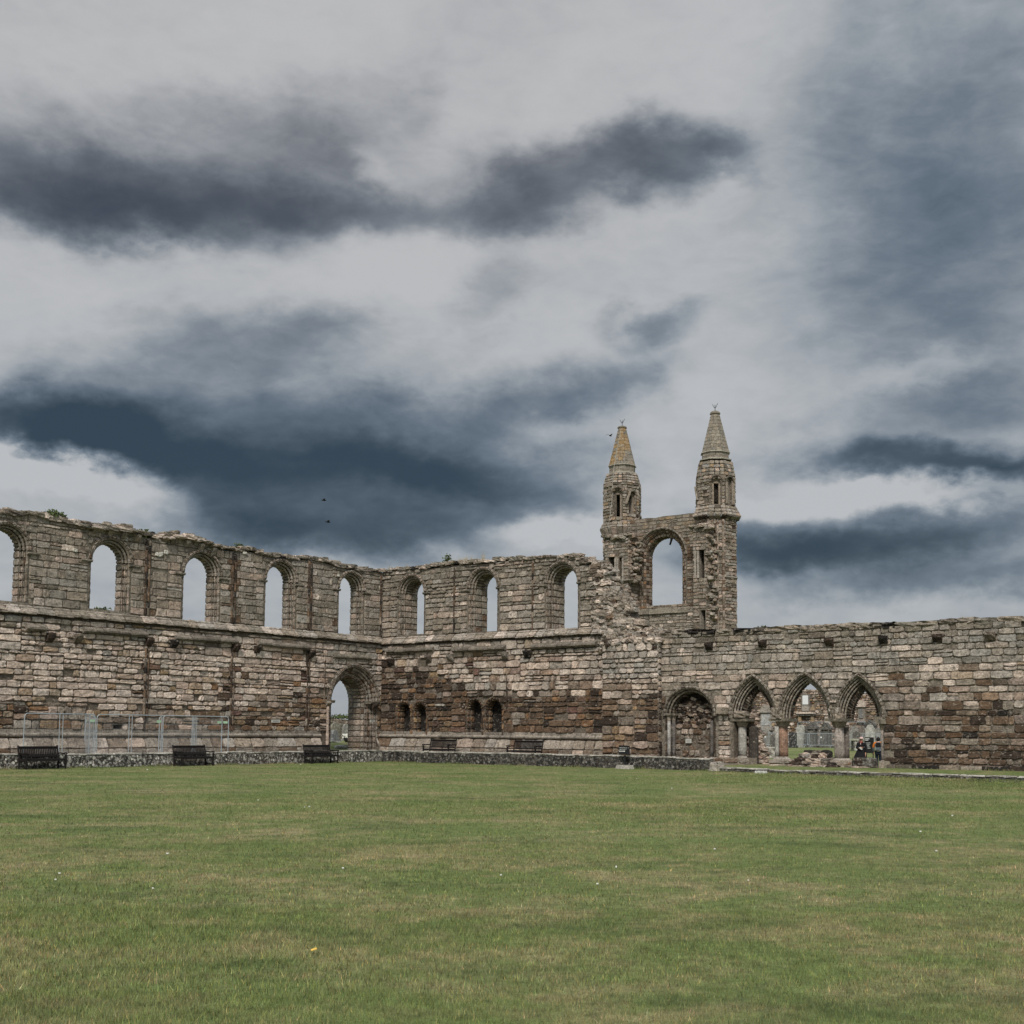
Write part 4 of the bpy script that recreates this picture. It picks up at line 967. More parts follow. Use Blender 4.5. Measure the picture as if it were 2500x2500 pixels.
# ------------------------------------------------------------------ raised path, low walls, kerb, verge
FLA, FLB = FA.sub(0, -3.0), FB.sub(0, -3.0)
sLW = FLB.ps(1732); LWT = lambda s: float(np.interp(s, [3, FLB.ps(1500), sLW], [.612, .60, .56]))
def strip(name, quads, mat, kind='structure', drop=.5):
    V = []; F = []
    for q in quads:
        i = len(V); V += [tuple(p) for p in q] + [(p[0], p[1], p[2] - drop) for p in q]
        F += [(i, i + 1, i + 2, i + 3)] + [(i + k, i + 4 + k, i + 4 + (k + 1) % 4, i + (k + 1) % 4) for k in range(4)]
    o = mesh_obj(name, V, F, mat); bm = bmesh.new(); bm.from_mesh(o.data); bmesh.ops.recalc_face_normals(bm, faces=bm.faces); bm.to_mesh(o.data); bm.free()
    return tag(o, kind=kind)
def AB(a, b, z): P = W + u * a + v * b; return (P[0], P[1], z)
strip('path', [[AB(A0, -.3, .30), AB(A0, 2.7, .30), AB(-2.7, 2.7, .30), AB(0.3, -.3, .30)], [AB(0.3, -.3, .30), AB(-2.7, 2.7, .30), AB(-2.7, sLW - .02, .28), AB(.3, sLW - .02, .28)]], M_PATH)
vg = []; bs = list(np.linspace(sLW - .02, C1 + 2, 14))
for b0, b1 in zip(bs[:-1], bs[1:]):
    zk = lambda b: float(np.interp(b, [sLW, FLB.ps(2385)], [.145, .10]))
    vg.append([AB(.5, b0, .27), AB(-1.2, b0, .23), AB(-1.2, b1, .23), AB(.5, b1, .27)]); vg.append([AB(-1.2, b0, .23), AB(-2.8, b0, zk(b0)), AB(-2.8, b1, zk(b1)), AB(-1.2, b1, .23)])
strip('grass_verge', vg, M_GRASS)
def lowwall(name, fr, s0, s1, topf, botf, colf, lab, mat, th=.38, topcol=(.33, .315, .275)):
    st = Stones(relief=.025, rough=1.6, gap=.008, bev=.03); s = s0
    while s < s1 - 1e-3:
        L = min(random.uniform(.9, 1.7), s1 - s)
        if s1 - s - L < .5: L = s1 - s
        e = s + L; n = 1; jt = random.uniform(-.025, .02); topf_ = topf; topf = (lambda x, f=topf_, j=jt: f(x) + j)
        for k in range(n):
            a, b = s + L * k / n, s + L * (k + 1) / n; c = colf((a + b) / 2)
            zt = topf(a) - .05; zb = botf(a)
            if False:
                zm = (zt + zb) / 2; st.quad(fr.pt(a, zb, 0), fr.pt(b, zb, 0), fr.pt(b, zm, 0), fr.pt(a, zm, 0), c, .02); st.quad(fr.pt(a, zm, 0), fr.pt(b, zm, 0), fr.pt(b, topf(b) - .05, 0), fr.pt(a, zt, 0), colf((a + b) / 2), .02)
            else: st.quad(fr.pt(a, zb, 0), fr.pt(b, zb, 0), fr.pt(b, topf(b) - .05, 0), fr.pt(a, zt, 0), c, .02)
        tc_ = tuple(x * random.uniform(.8, 1.2) for x in topcol); kk = random.uniform(.8, 1.15); tc_ = tuple(x * kk for x in topcol)
        st.quad(fr.pt(s, topf(s) - .055, -.02), fr.pt(e, topf(e) - .055, -.02), fr.pt(e, topf(e) - .0, .0), fr.pt(s, topf(s) - .0, .0), tc_, .012)
        st.quad(fr.pt(s, topf(s) - .01, -.01), fr.pt(e, topf(e) - .01, -.01), fr.pt(e, topf(e) - .005, th), fr.pt(s, topf(s) - .005, th), tc_, .015)
        topf = topf_; s = e
    N_ = max(2, int((s1 - s0) / 3)); ss = np.linspace(s0, s1, N_)
    core(st, fr, [(s0, -.5), (s1, -.5)] + [(x, topf(x) - .03) for x in ss[::-1]], [], .02, th, col=(.06, .055, .045))
    o = st.build(name, mat); return tag(o, lab, 'low wall' if 'kerb' not in name else 'kerb')
lowwall('low_wall', FLA, A0, -3.0, lambda s: .612, lambda s: -.03, lambda s: pick([((.040, .036, .031), .8), ((.065, .058, .050), .3)]), 'knee-high grey stone wall flecked with white lichen along the left edge of the lawn', M_LW)
lowwall('low_wall', FLB, 3.0, sLW, LWT, lambda s: -.05, lambda s: pick([((.018, .017, .015), .7), ((.032, .030, .026), .3)]), 'black weathered knee-high stone wall running under the middle benches to the sign', M_LWD)
lowwall('stone_kerb', FLB, sLW + .02, C1, lambda s: float(np.interp(s, [sLW, FLB.ps(2385)], [.165, .12])), lambda s: -.17, lambda s: pick([((.022, .020, .018), .6), ((.045, .042, .036), .4)]), 'low dark kerb of long stones edging the grass in front of the pointed arches', M_LWD, .30)
o = mesh_obj('x', [(0, 0, 0), (0, .01, 0), (.01, 0, 0)], [(0, 1, 2)], M_ST); bpy.data.objects.remove(o)
st = Stones(); P = FLB.pt(sLW + .28, .20, .15); st.chunk(P, (.5, .5, .42), GREY, -AU, 0); tag(st.build('end_block', M_LWD), 'squared stone block closing the right end of the black low wall', 'stone block')

# ------------------------------------------------------------------ benches
def rzn(n): return math.atan2(-n[0], n[1])
def bench_proto():
    r = root('bench', (0, 0, 0), 'x', 'bench', 'dark timber benches round the lawn'); L = 1.86; x0 = L / 2
    b = lambda: MB(); D = (.05, .05, .05)
    m_ = b()
    for k in range(6): m_.box((0, .06 + k * .082, .43), (L - .12, .066, .022), D)
    m_.box((0, .50, .385), (L - .14, .035, .08), D); m_.box((0, .03, .385), (L - .14, .035, .08), D); m_.build('seat', M_WOOD, r, False)
    m_ = b()
    tilt = lambda z: -.02 - (z - .45) * .22
    m_.tube([(-x0 + .05, tilt(.90), .90), (x0 - .05, tilt(.90), .90)], .045, 4, D); m_.box((0, tilt(.885), .885), (L - .10, .034, .11), D)
    m_.box((0, tilt(.52), .515), (L - .10, .03, .05), D)
    for k in range(21):
        x = -x0 + .13 + (L - .26) * k / 20
        m_.tube([(x, tilt(.52), .52), (x, tilt(.86), .86)], .034, 4, D)
    m_.build('backrest', M_WOOD, r, False)
    for sx_ in (-1, 1):
        x = sx_ * (x0 - .035)
        m_ = b(); m_.box((x, .53, .31), (.06, .06, .62), D); m_.build('leg', M_WOOD, r, False)
        m_ = b(); m_.tube([(x, .0, 0), (x, -.01, .42), (x, tilt(.97), .97)], .042, 4, D); m_.build('leg', M_WOOD, r, False)
        m_ = b(); V = []
        pts = [(-.05, .655), (.15, .66), (.30, .64), (.42, .645), (.50, .67), (.58, .66), (.60, .635)]
        m_.tube([(x, y, z) for y, z in pts], .033, 6, D); m_.build('armrest', M_WOOD, r, False)
        m_ = b(); m_.box((x, .26, .115), (.035, .5, .05), D); m_.build('foot_rail', M_WOOD, r, False); m_ = b(); m_.box((x, .26, .39), (.04, .5, .08), D); m_.build('side_rail', M_WOOD, r, False)
    return r
def copy_tree(o, parent=None):
    c = o.copy(); COL.objects.link(c); c.parent = parent
    for ch in list(o.children): copy_tree(ch, c)
    return c
bp = bench_proto()
def place(o, P, z, n, lab, extra=0.0):
    o.location = (float(P[0]), float(P[1]), float(z)); o.rotation_euler = (0, 0, rzn(n) + extra); o['label'] = lab
bl_ = [(FA, -3.12, 466, 0.0, 'dark slatted bench on the lawn against the lichened wall, before the wire fence'),
       (FA, -3.12, 777, 0.0, 'dark slatted bench on the lawn just left of the arched doorway'),
       (FA, -3.12, 98, 0.0, 'leftmost dark slatted bench on the lawn, left of the one before the fence corner'),
       (FB, -.95, 1080, .30, 'dark bench on the raised path below the left pair of blind arches'),
       (FB, -1.05, 1288, .30, 'dark bench on the raised path nearer to the black sign')]
for i, (fr, d, X, z, lab) in enumerate(bl_):
    o = bp if i == 0 else copy_tree(bp)
    place(o, fr.pt(fr.ps(X, d), 0, d), z - .01, fr.n, lab)

# ------------------------------------------------------------------ wire fence panels and barriers
def rrect(w, z0, z1, r, n=5):
    P = [(-w / 2, 0, z0), ]
    for k in range(n + 1):
        a = math.pi - math.pi / 2 * k / n; P.append((-w / 2 + r + r * math.cos(a), 0, z1 - r + r * math.sin(a)))
    for k in range(n + 1):
        a = math.pi / 2 - math.pi / 2 * k / n; P.append((w / 2 - r + r * math.cos(a), 0, z1 - r + r * math.sin(a)))
    P.append((w / 2, 0, z0)); return P
def fence_proto(w=3.45):
    r = root('fence_panel', (0, 0, 0), 'x', 'fence panel', 'temporary wire fence panels')
    m_ = MB(); m_.tube(rrect(w, .10, 2.0, .16), .021, 8); m_.tube([(-w / 2, 0, .18), (w / 2, 0, .18)], .017, 6)
    for x in (-.05, .11): m_.tube([(x, 0, .18), (x, 0, 2.0)], .017, 6)
    m_.build('frame', M_GALV, r, False)
    m_ = MB(); nx = 44
    for k in range(1, nx):
        x = -w / 2 + w * k / nx; m_.tube([(x, .012, .19), (x, .012, 1.99 - (.1 if abs(x) > w / 2 - .1 else 0))], .0022, 3)
    for k in range(1, 9): z = .18 + 1.8 * k / 9; m_.tube([(-w / 2, -.012, z), (w / 2, -.012, z)], .0022, 3)
    m_.build('wire_mesh', M_WIRE, r, False)
    for s_ in (-1, 1):
        m_ = MB(); m_.box((s_ * w / 2, 0, .06), (.22, .60, .12), (.2, .2, .2), .06); m_.build('foot', M_INK, r, False)
    m_ = MB(); m_.box((w / 2 - .18, -.03, 1.72), (.24, .01, .11)); m_.build('tag_plate', M_TAG, r, False)
    for z in (.9, 1.25): m_ = MB(); m_.box((w / 2 + .02, 0, z), (.10, .06, .04)); m_.build('clamp', M_GALV, r, False)
    return r
fp = fence_proto(); dF = -1.75
def fence(o, a, b, z, lab, grp=None):
    c = (np.array(a) + np.array(b)) / 2; d = np.array(b) - np.array(a)
    o.location = (float(c[0]), float(c[1]), z); o.rotation_euler = (0, 0, math.atan2(d[1], d[0])); o['label'] = lab
sf = FA.ps(395, dF); pw = 3.5
Q = lambda s, d: FA.pt(s, 0, d)
fence(fp, Q(sf - pw, dF), Q(sf, dF), .30, 'wire fence panel between the low wall and the nave wall, over the small dark hole')
fence(copy_tree(fp), Q(sf + .03, dF), Q(sf + .03 + pw, dF), .30, 'rightmost front wire fence panel, partly behind the second bench')
fence(copy_tree(fp), Q(sf - pw * 2 - .03, dF), Q(sf - pw - .03, dF), .30, 'leftmost wire fence panel standing before the nave wall')
fence(copy_tree(fp), Q(sf + .9, -.75), Q(sf + .2 + pw, dF + .12), .30, 'wire fence panel set slantwise behind the rightmost panel, touching the nave wall')
fence(copy_tree(fp), Q(sf - pw - .04, dF + .1), Q(sf - pw + .55, -.05), .30, 'wire fence panel turned end-on to the nave wall beside the leftmost panel')
for o in list(bpy.data.objects):
    if o.name.startswith('fence_panel') and 'end-on' in o.get('label', ''): o.scale = (.45, 1, 1)
def barrier_proto(w=2.3, h=1.1):
    r = root('crowd_barrier', (0, 0, 0), 'x', 'barrier', 'steel crowd barriers')
    m_ = MB(); P = rrect(w, .25, h, .14); P = P[1:-1]; Pb = [(x, y, .20 + (h - z)) for x, y, z in P[::-1]]
    m_.tube(P + Pb, .020, 8, closed=True); m_.build('frame', M_GALV, r, False)
    m_ = MB()
    for k in range(1, 20): x = -w / 2 + w * k / 20; m_.tube([(x, 0, .22), (x, 0, h)], .008, 5)
    m_.build('bars', M_GALV, r, False)
    for s_ in (-1, 1):
        m_ = MB(); m_.tube([(s_ * w * .36, -.32, .01), (s_ * w * .36, 0, .22), (s_ * w * .36, .32, .01)], .015, 6); m_.build('foot', M_GALV, r, False)
    m_ = MB(); V = [(.07 * math.cos(k * .6283), -.03, .80 + .07 * math.sin(k * .6283)) for k in range(10)]; V2 = [(x, -.02, z) for x, y, z in V]
    m_.add(V + V2, [tuple(range(10)), tuple(range(19, 9, -1))] + [(k, 10 + k, 10 + (k + 1) % 10, (k + 1) % 10) for k in range(10)]); m_.build('badge', M_WHITE, r, False)
    return r
bpr = barrier_proto()
def gB(X, d, Y=1800): s = FB.ps(X, d, Y); P = FB.pt(s, 0, d); return P
first = True
for X, d, tl, lab in ((2005, 38.5, 0, 'steel crowd barrier filling the middle pointed arch in front of two pedimented tombs'), (1942, 38.9, .05, 'steel crowd barrier left of the central one, in front of the pale leaning headstone'),
                  (2112, 40.2, 0, 'steel crowd barrier behind the stone table tomb'), (2143, 38.0, 0, 'steel crowd barrier behind the walker with the orange top'), (1868, 39.2, .3, 'steel crowd barrier seen through the left pointed arch')):
    o = bpr if first else copy_tree(bpr); first = False
    P = gB(X, d); o.location = (P[0], P[1], gz(P)); o.rotation_euler = (0, 0, -AU + tl); o['label'] = lab
for X, d, lab in ((1997, 42.5, 'tall wire fence panel beyond the middle pointed arch before the graveyard wall'), (2112, 42.6, 'tall wire fence panel beyond the right pointed arch before the graveyard wall'), (1860, 42.4, 'tall wire fence panel beyond the left pointed arch before the graveyard wall')):
    o = copy_tree(fp); P = gB(X, d); o.location = (P[0], P[1], gz(P)); o.rotation_euler = (0, 0, -AU); o['label'] = lab

# ------------------------------------------------------------------ small signs
def text_lines(parent, fr, s0, z0, d, lines, size, mat, name='lettering'):
    for (dx, dz, body, k) in lines:
        c = bpy.data.curves.new(name, 'FONT'); c.body = body; c.size = size * k; c.extrude = .002; c.materials.append(mat)
        o = bpy.data.objects.new(name, c); link(o, parent)
        P = fr.pt(s0 + dx, z0 + dz, d); B = base_of(parent); th = math.atan2(fr.S[1], fr.S[0])
        bpy.context.view_layer.update(); me_ = bpy.data.meshes.new_from_object(o.evaluated_get(bpy.context.evaluated_depsgraph_get())); bpy.data.objects.remove(o); me_.materials.clear(); me_.materials.append(mat); o = bpy.data.objects.new(name, me_); link(o, parent)
        o.matrix_local = Matrix.Translation(Vector(P - B)) @ Matrix.Rotation(th, 4, 'Z') @ Matrix.Rotation(math.pi / 2, 4, 'X')
for (fr, xa, xb, ya, yb, d, lab) in ((FA, 662, 683, 1757, 1764, -.07, 'narrow pale plaque fixed to the nave wall above the doorway bench'), (FA, 903, 914, 1757, 1762, -.07, 'small pale plaque on the brown stone right of the doorway'), (FC, 1674, 1688, 1804, 1814, .44, 'pale square plaque on the blocking of the round arch')):
    s0, s1 = fr.ps(xa, d), fr.ps(xb, d); z1, z0 = fr.pz(xa, ya, d), fr.pz(xa, yb, d)
    r = root('wall_plaque', fr.pt((s0 + s1) / 2, z0, d), lab, 'plaque'); mb = MB(); mb.box(fr.pt((s0 + s1) / 2, (z0 + z1) / 2, d), (s1 - s0, .03, z1 - z0), rz=math.atan2(fr.S[1], fr.S[0])); mb.build('plate', M_PLAQ, r)
    mb = MB(); n = max(2, int((z1 - z0) / .05))
    for k in range(n): zz = z1 - (z1 - z0) * (k + 1) / (n + 1); mb.box(fr.pt((s0 + s1) / 2 - .01 * (k % 2), zz, d - .019), ((s1 - s0) * (.8 - .12 * (k % 2)), .004, .012), rz=math.atan2(fr.S[1], fr.S[0]))
    mb.build('lettering', M_INK, r)
ds = -3.32; s0, s1 = FB.ps(1511, ds, 1850), FB.ps(1537, ds, 1850); z1, z0 = FB.pz(1524, 1820, ds), FB.pz(1524, 1843, ds); th = math.atan2(FB.S[1], FB.S[0]); sm = (s0 + s1) / 2
r = root('direction_sign', FB.pt(sm, 0, ds), 'small black direction sign with white lettering on a post before the black low wall', 'sign')
mb = MB(); mb.box(FB.pt(sm, (z0 + z1) / 2, ds), (s1 - s0, .035, z1 - z0), rz=th); mb.build('panel', M_BLACK, r)
mb = MB(); mb.box(FB.pt(sm, .30, ds + .05), (.08, .06, .66), rz=th); mb.build('post', M_BLACK, r)
text_lines(r, FB, s0 + .03, z1, ds - .022, [(0, -.125, 'Cathedral Museum  \u2192', 1), (0, -.205, 'Toilets & Shop', 1), (.385, -.205, '^', 1)], .058, M_WHITE)
mb = MB()
for k in range(5): mb.box(FB.pt(s0 + .05 + k * .068, z1 - .265, ds - .02), (.044, .005, .048), rz=th)
mb.build('pictograms', M_WHITE, r)
st = Stones(); sb0, sb1 = FB.ps(1509, ds, 1870), FB.ps(1543, ds, 1870)
mb = MB(); P = FB.pt((sb0 + sb1) / 2, .075, ds - .02); mb.box(P, (sb1 - sb0, .46, .21), (.34, .32, .28), .12, th); o = mb.build('bevelled_stone', M_ST2); tag(o, 'low pale stone block on the grass at the foot of the black sign', 'stone block')
s0, s1 = FB.ps(1846, -3.3, 1890), FB.ps(1870, -3.3, 1890); mb = MB(); P = FB.pt((s0 + s1) / 2, gz(FB.pt((s0 + s1) / 2, 0, -3.3)) + .05, -3.3); mb.box(P, (s1 - s0, .28, .10), (.55, .55, .52), .05, th); mb.box(P + np.array([0, 0, .052]), ((s1 - s0) * .8, .2, .008), (.42, .42, .4), 0, th); tag(mb.build('white_slab', M_ST2), 'small white slab lying on the lawn against the kerb', 'slab')

# ------------------------------------------------------------------ broken stones among the arches
st = Stones(); 
def sl(X, d=0): return FC.ps(X, d, 1860)
for (xa, xb, z0, z1, da, db) in ((1934, 2036, .18, .30, -.35, .9), (1936, 2030, .30, .46, -.15, .8), (1944, 2022, .44, .60, -.05, .7)):
    s = sl(xa)
    while s < sl(xb):
        L = random.uniform(.25, .6)
        for d in np.arange(da, db, .35): st.chunk(FC.pt(s + L / 2, (z0 + z1) / 2 + random.uniform(-.03, .03), d + random.uniform(-.08, .08)), (L, .5, z1 - z0 + .03), pick([(GBR, .4), (DBR, .35), (GREY, .3), (PINK, .15), (BLK, .1)]), -AU + random.uniform(-.3, .3), random.uniform(-.1, .1))
        s += L * .9
for k in range(12): st.chunk(FC.pt(sl(random.uniform(1955, 2006)), .62 + .1 * random.random(), random.uniform(.1, .5)), (.34, .3, .24), pick([(GBR, .4), (GREY, .4), (DBR, .3), (PINK, .2)]), random.uniform(0, 3), random.uniform(-.4, .4))
zt = FC.pz(2000, 1833, .4)
for (xa, xb) in ((1970, 1990), (1990, 2010), (2010, 2028)):
    st.chunk(FC.pt(sl((xa + xb) / 2, .5), (zt + .62) / 2, .5), (sl(xb, .5) - sl(xa, .5) + .03, .5, zt - .60), pick([(DBR, .5), (BLK, .3), (GBR, .3)]), -AU, 0)
tag(st.build('rubble_stack', M_ST), 'stepped heap of broken dark stones filling the foot of the middle pointed arch', 'rubble')
st = Stones(); zt = FC.pz(2110, 1853, -.1); c = (sl(2086) + sl(2134)) / 2
for k in (-1, 1): st.chunk(FC.pt(c + k * .21, (zt + .30) / 2 + .0, .05), (.50, .55, zt - .22), DBR if k < 0 else (.085, .08, .068), -AU, 0)
tag(st.build('squared_block', M_LWD), 'dark squared stone block in the right pointed arch before the woman in black', 'stone block')
st = Stones()
for k in range(5): st.chunk(FC.pt(sl(2082 + k * 13), .24, -.1), (.45, .75, .11), pick([(GBR, .5), (DBR, .4), (PINK, .2)]), -AU + random.uniform(-.1, .1), 0)
tag(st.build('stone_sill', M_ST), 'flat worn stone step under the dark block in the right arch', 'stone step')
# ruined stump of masonry behind the left pointed arch
st = Stones(); 
def stump_top(s): return float(np.interp(s, [FC.ps(1808, 1.2), FC.ps(1828, 1.2), FC.ps(1845, 1.2), FC.ps(1856, 1.2), FC.ps(1868, 1.2), FC.ps(1880, 1.2)], [4.4, 4.3, 2.9, 1.9, 1.2, .4]))
s = FC.ps(1806, 1.2)
core(st, FC, [(s, -.2), (FC.ps(1862, 1.2), -.2), (FC.ps(1852, 1.2), 1.0), (FC.ps(1838, 1.2), 2.2), (FC.ps(1820, 1.2), 3.6), (s, 3.9)], [], 1.3, 1.9, col=PINK)
while s < FC.ps(1884, 1.2):
    z = .1; zt = stump_top(s)
    while z < zt:
        L = random.uniform(.18, .36); st.chunk(FC.pt(s + random.uniform(-.08, .08), z, 1.12 + random.uniform(-.14, .1)), (L, L, L * .55), pick([(PINK, .5), (PALE, .35), (RED, .14), (GBR, .3), (BRN, .2)]), random.uniform(0, 3), random.uniform(-.5, .5)); z += random.uniform(.12, .2)
    s += .16
tag(st.build('wall_stump', M_ST2), 'ragged pinkish stump of broken wall seen through the left pointed arch', 'ruined wall')
mb = MB(); P = FC.pt(FC.ps(1840, .8), 0, .8); mb.lathe(P, [(.24, -.1), (.24, .9), (.23, 1.75), (.25, 1.95), (.10, 2.02)], 12, (.055, .047, .04), .04); tag(mb.build('pillar_stump', M_ST), 'short dark pillar stump inside the left pointed arch', 'column')  # one dark colour over the whole shaft

# ------------------------------------------------------------------ graveyard beyond
def headstone(fr, d, xa, xb, ytop, kind, col, lab, z0=None, t=.18, lean=0.0, mat=None):
    s0, s1 = fr.ps(xa, d), fr.ps(xb, d); c = (s0 + s1) / 2; w = abs(s1 - s0); P0 = fr.pt(c, 0, d); zg = gz(P0) if z0 is None else z0
    h = fr.pz((xa + xb) / 2, ytop, d) - zg; r = root('headstone' if kind != 'tomb' else 'pedimented_tomb', (P0[0], P0[1], zg), lab, 'gravestone', 'gravestones beyond the ruin', rz=-AU if fr is not FA else math.atan2(u[1], u[0]))
    r.rotation_euler[1] = lean
    def poly(w, h, kind):
        x = w / 2
        if kind == 'round': return [(-x, 0), (-x, h - x * .9)] + [(-x * math.cos(math.pi * k / 10), h - x * .9 + x * .9 * math.sin(math.pi * k / 10)) for k in range(1, 10)] + [(x, h - x * .9), (x, 0)]
        if kind == 'shoulder': return [(-x, 0), (-x, h - .28), (-x * .7, h - .24)] + [(-x * .7 * math.cos(math.pi * k / 8), h - .22 + .22 * math.sin(math.pi * k / 8)) for k in range(1, 8)] + [(x * .7, h - .24), (x, h - .28), (x, 0)]
        if kind == 'gable': return [(-x, 0), (-x, h - x * .8), (0, h), (x, h - x * .8), (x, 0)]
        return [(-x, 0), (-x, h), (x, h * .97), (x, 0)]
    mb = MB()
    if kind != 'tomb':
        mb.prism(poly(w, h, kind), -t / 2, t / 2, col); mb.build('slab', mat or M_GS, r, False)
        mb = MB(); mb.box((0, 0, .04), (w * 1.25, t * 2.2, .22), tuple(c_ * .9 for c_ in col), .05); mb.build('plinth', mat or M_GS, r, False)
        if kind in ('round', 'shoulder'):
            mb = MB(); mb.prism([(a * .78, .35 + (b - .35) * .86 if b > .3 else .42) for a, b in poly(w, h, kind)], -t / 2 - .012, -t / 2 + .01, tuple(c_ * 1.12 for c_ in col)); mb.build('carved_panel', mat or M_GS, r, False)
    else:
        mb.box((0, 0, h * .36), (w * .74, .5, h * .72), col); mb.box((-w * .36, -.1, h * .36), (w * .08, .6, h * .70), col); mb.box((w * .36, -.1, h * .36), (w * .08, .6, h * .70), col); mb.build('shaft', mat or M_GS, r, False)
        mb = MB(); mb.box((0, 0, .10), (w, .8, .26), col, .04); mb.build('plinth', mat or M_GS, r, False)
        mb = MB(); mb.box((0, 0, h * .745), (w, .72, h * .06), col); mb.prism([(-w / 2, h * .775), (0, h), (w / 2, h * .775)], -.33, .33, tuple(c_ * .7 for c_ in col)); mb.build('pediment', mat or M_GS, r, False)
    return r
D1 = 40.5; GY = (.20, .195, .175); DG = (.085, .082, .072); PG = (.34, .335, .30)
headstone(FB, 37.5, 1927, 1944, 1787, 'flat', (.022, .024, .026), 'black slab gravestone close beside the red column')
headstone(FB, D1 - 1, 1941, 1960, 1770, 'round', PG, 'pale round-topped headstone leaning right, behind the red column', lean=.10)
headstone(FB, D1, 1959, 1974, 1773, 'round', DG, 'dark grey round-topped headstone between the pale leaning one and the pedimented tombs')
headstone(FB, D1, 1972, 1996, 1762, 'tomb', DG, 'left of the two dark pedimented tombs in the middle arch')
headstone(FB, D1, 2005, 2031, 1764, 'tomb', DG, 'right of the two dark pedimented tombs in the middle arch', t=.2)
headstone(FB, D1 + .6, 2074, 2097, 1772, 'shoulder', GY, 'broad grey shouldered headstone just right of the twin column')
headstone(FB, D1 - 1, 2082, 2099, 1784, 'gable', DG, 'low dark gabled headstone before the broad grey one')
headstone(FB, D1 + .3, 2097, 2112, 1773, 'round', (.12, .10, .085), 'brownish round-topped headstone above the woman in black')
headstone(FB, D1 - .6, 2113, 2136, 1769, 'shoulder', PG, 'tall whitish headstone above the black information board')
headstone(FB, D1, 2138, 2152, 1777, 'round', GY, 'narrow round headstone beside the rightmost column')
headstone(FB, D1 + 1.6, 2110, 2139, 1758, 'gable', (.05, .05, .045), 'dark gabled tomb top rising behind the tall whitish headstone', t=.5)
headstone(FB, D1 - .5, 1862, 1881, 1780, 'gable', GY, 'grey gabled headstone inside the left pointed arch under the white wall tablet')
headstone(FB, D1 - 1.5, 1881, 1890, 1795, 'round', DG, 'small dark headstone at the right side of the left pointed arch')
# block of sandstone inside the chapter house
st = Stones(); P = gB(1882, 24); st.chunk((P[0], P[1], gz(P) + .30), (1.0, .8, .72), (.33, .31, .27), -AU, 0); tag(st.build('sandstone_block', M_GS), 'large pale sandstone block on the grass inside the left pointed arch', 'stone block')
# table tomb
P = gB(2085, 33); zg = gz(P); r = root('table_tomb', (P[0], P[1], zg), 'flat stone table tomb on carved legs left of the woman in black', 'tomb', rz=-AU)
mb = MB(); mb.box((0, 0, .76), (2.0, .95, .12), (.30, .30, .24)); mb.build('slab', M_GS, r, False)
for x in (-.85, -.28, .28, .85):
    for y in (-.35, .35): mb = MB(); mb.lathe((x, y, 0), [(.12, 0), (.10, .1), (.06, .3), (.11, .5), (.07, .6), (.12, .72)], 8, PG, .03); mb.build('leg', M_GS, r, False)
# information board
P = gB(2122, 25); zg = gz(P); fr_ = FB.sub(FB.ps(2122, 25), 25); r = root('information_board', (P[0], P[1], zg), 'black information board with lines of white print behind the woman in black', 'sign')
zt = FB.pz(2122, 1800, 25)
mb = MB(); mb.box((P[0], P[1], zt - .50), (.60, .05, 1.0), rz=-AU); mb.build('panel', M_BLACK, r)
for x in (-.22, .22): mb = MB(); mb.box(fr_.pt(x, (zg + zt) / 2 - .4, .04), (.05, .05, zt - zg - .7), rz=-AU); mb.build('post', M_BLACK, r)
mb = MB()
for k, (wd, hh) in enumerate(((.28, .045), (.20, .035), (.0, .02), (.34, .02), (.30, .02), (.26, .02), (.30, .02), (.34, .02))):
    if wd: mb.box(fr_.pt(-.26 + wd / 2, zt - .10 - k * .085, -.03), (wd, .006, hh), rz=-AU)
mb.build('lettering', M_WHITE, r)
# graveyard wall with memorials
def rubwall(name, fr, d, s0, s1, z0, zf, lab, cols, th=.7, rag=.25, mat=None, rh=(.14, .26), ln=(.2, .5)):
    st = Stones(relief=.06, rough=1.8, bev=.03); f2 = fr.sub(0, d)
    core(st, f2, [(s0, z0), (s1, z0)] + [(s, zf(s) - .1) for s in np.arange(s1, s0 - .01, -.8)], [], .02, th, col=MORT)
    rows2(st, f2, s0, s1, z0, 8, lambda s, z: pick(cols), lambda s, z: z < zf(s) - .05 + rag * nn_(s, 0, 1.7, 3), rh=rh, ln=ln)
    o = st.build(name, mat or M_ST2); return tag(o, lab, 'stone wall')
DW = 45.0; sa, sb = FB.ps(1770, DW), FB.ps(2200, DW); zW = FB.pz(1975, 1684, DW)
rubwall('graveyard_wall', FB, DW, sa - 6, sb + 8, .3, lambda s: zW + .25 * math.sin(s * .5), 'tall reddish rubble wall of the graveyard seen through the pointed arches', [(PINK, .35), (GBR, .35), (PALE, .18), (RUST, .16), (OCH, .14), (BRN, .25), (RED, .08)])
FW = FB.sub(0, DW)
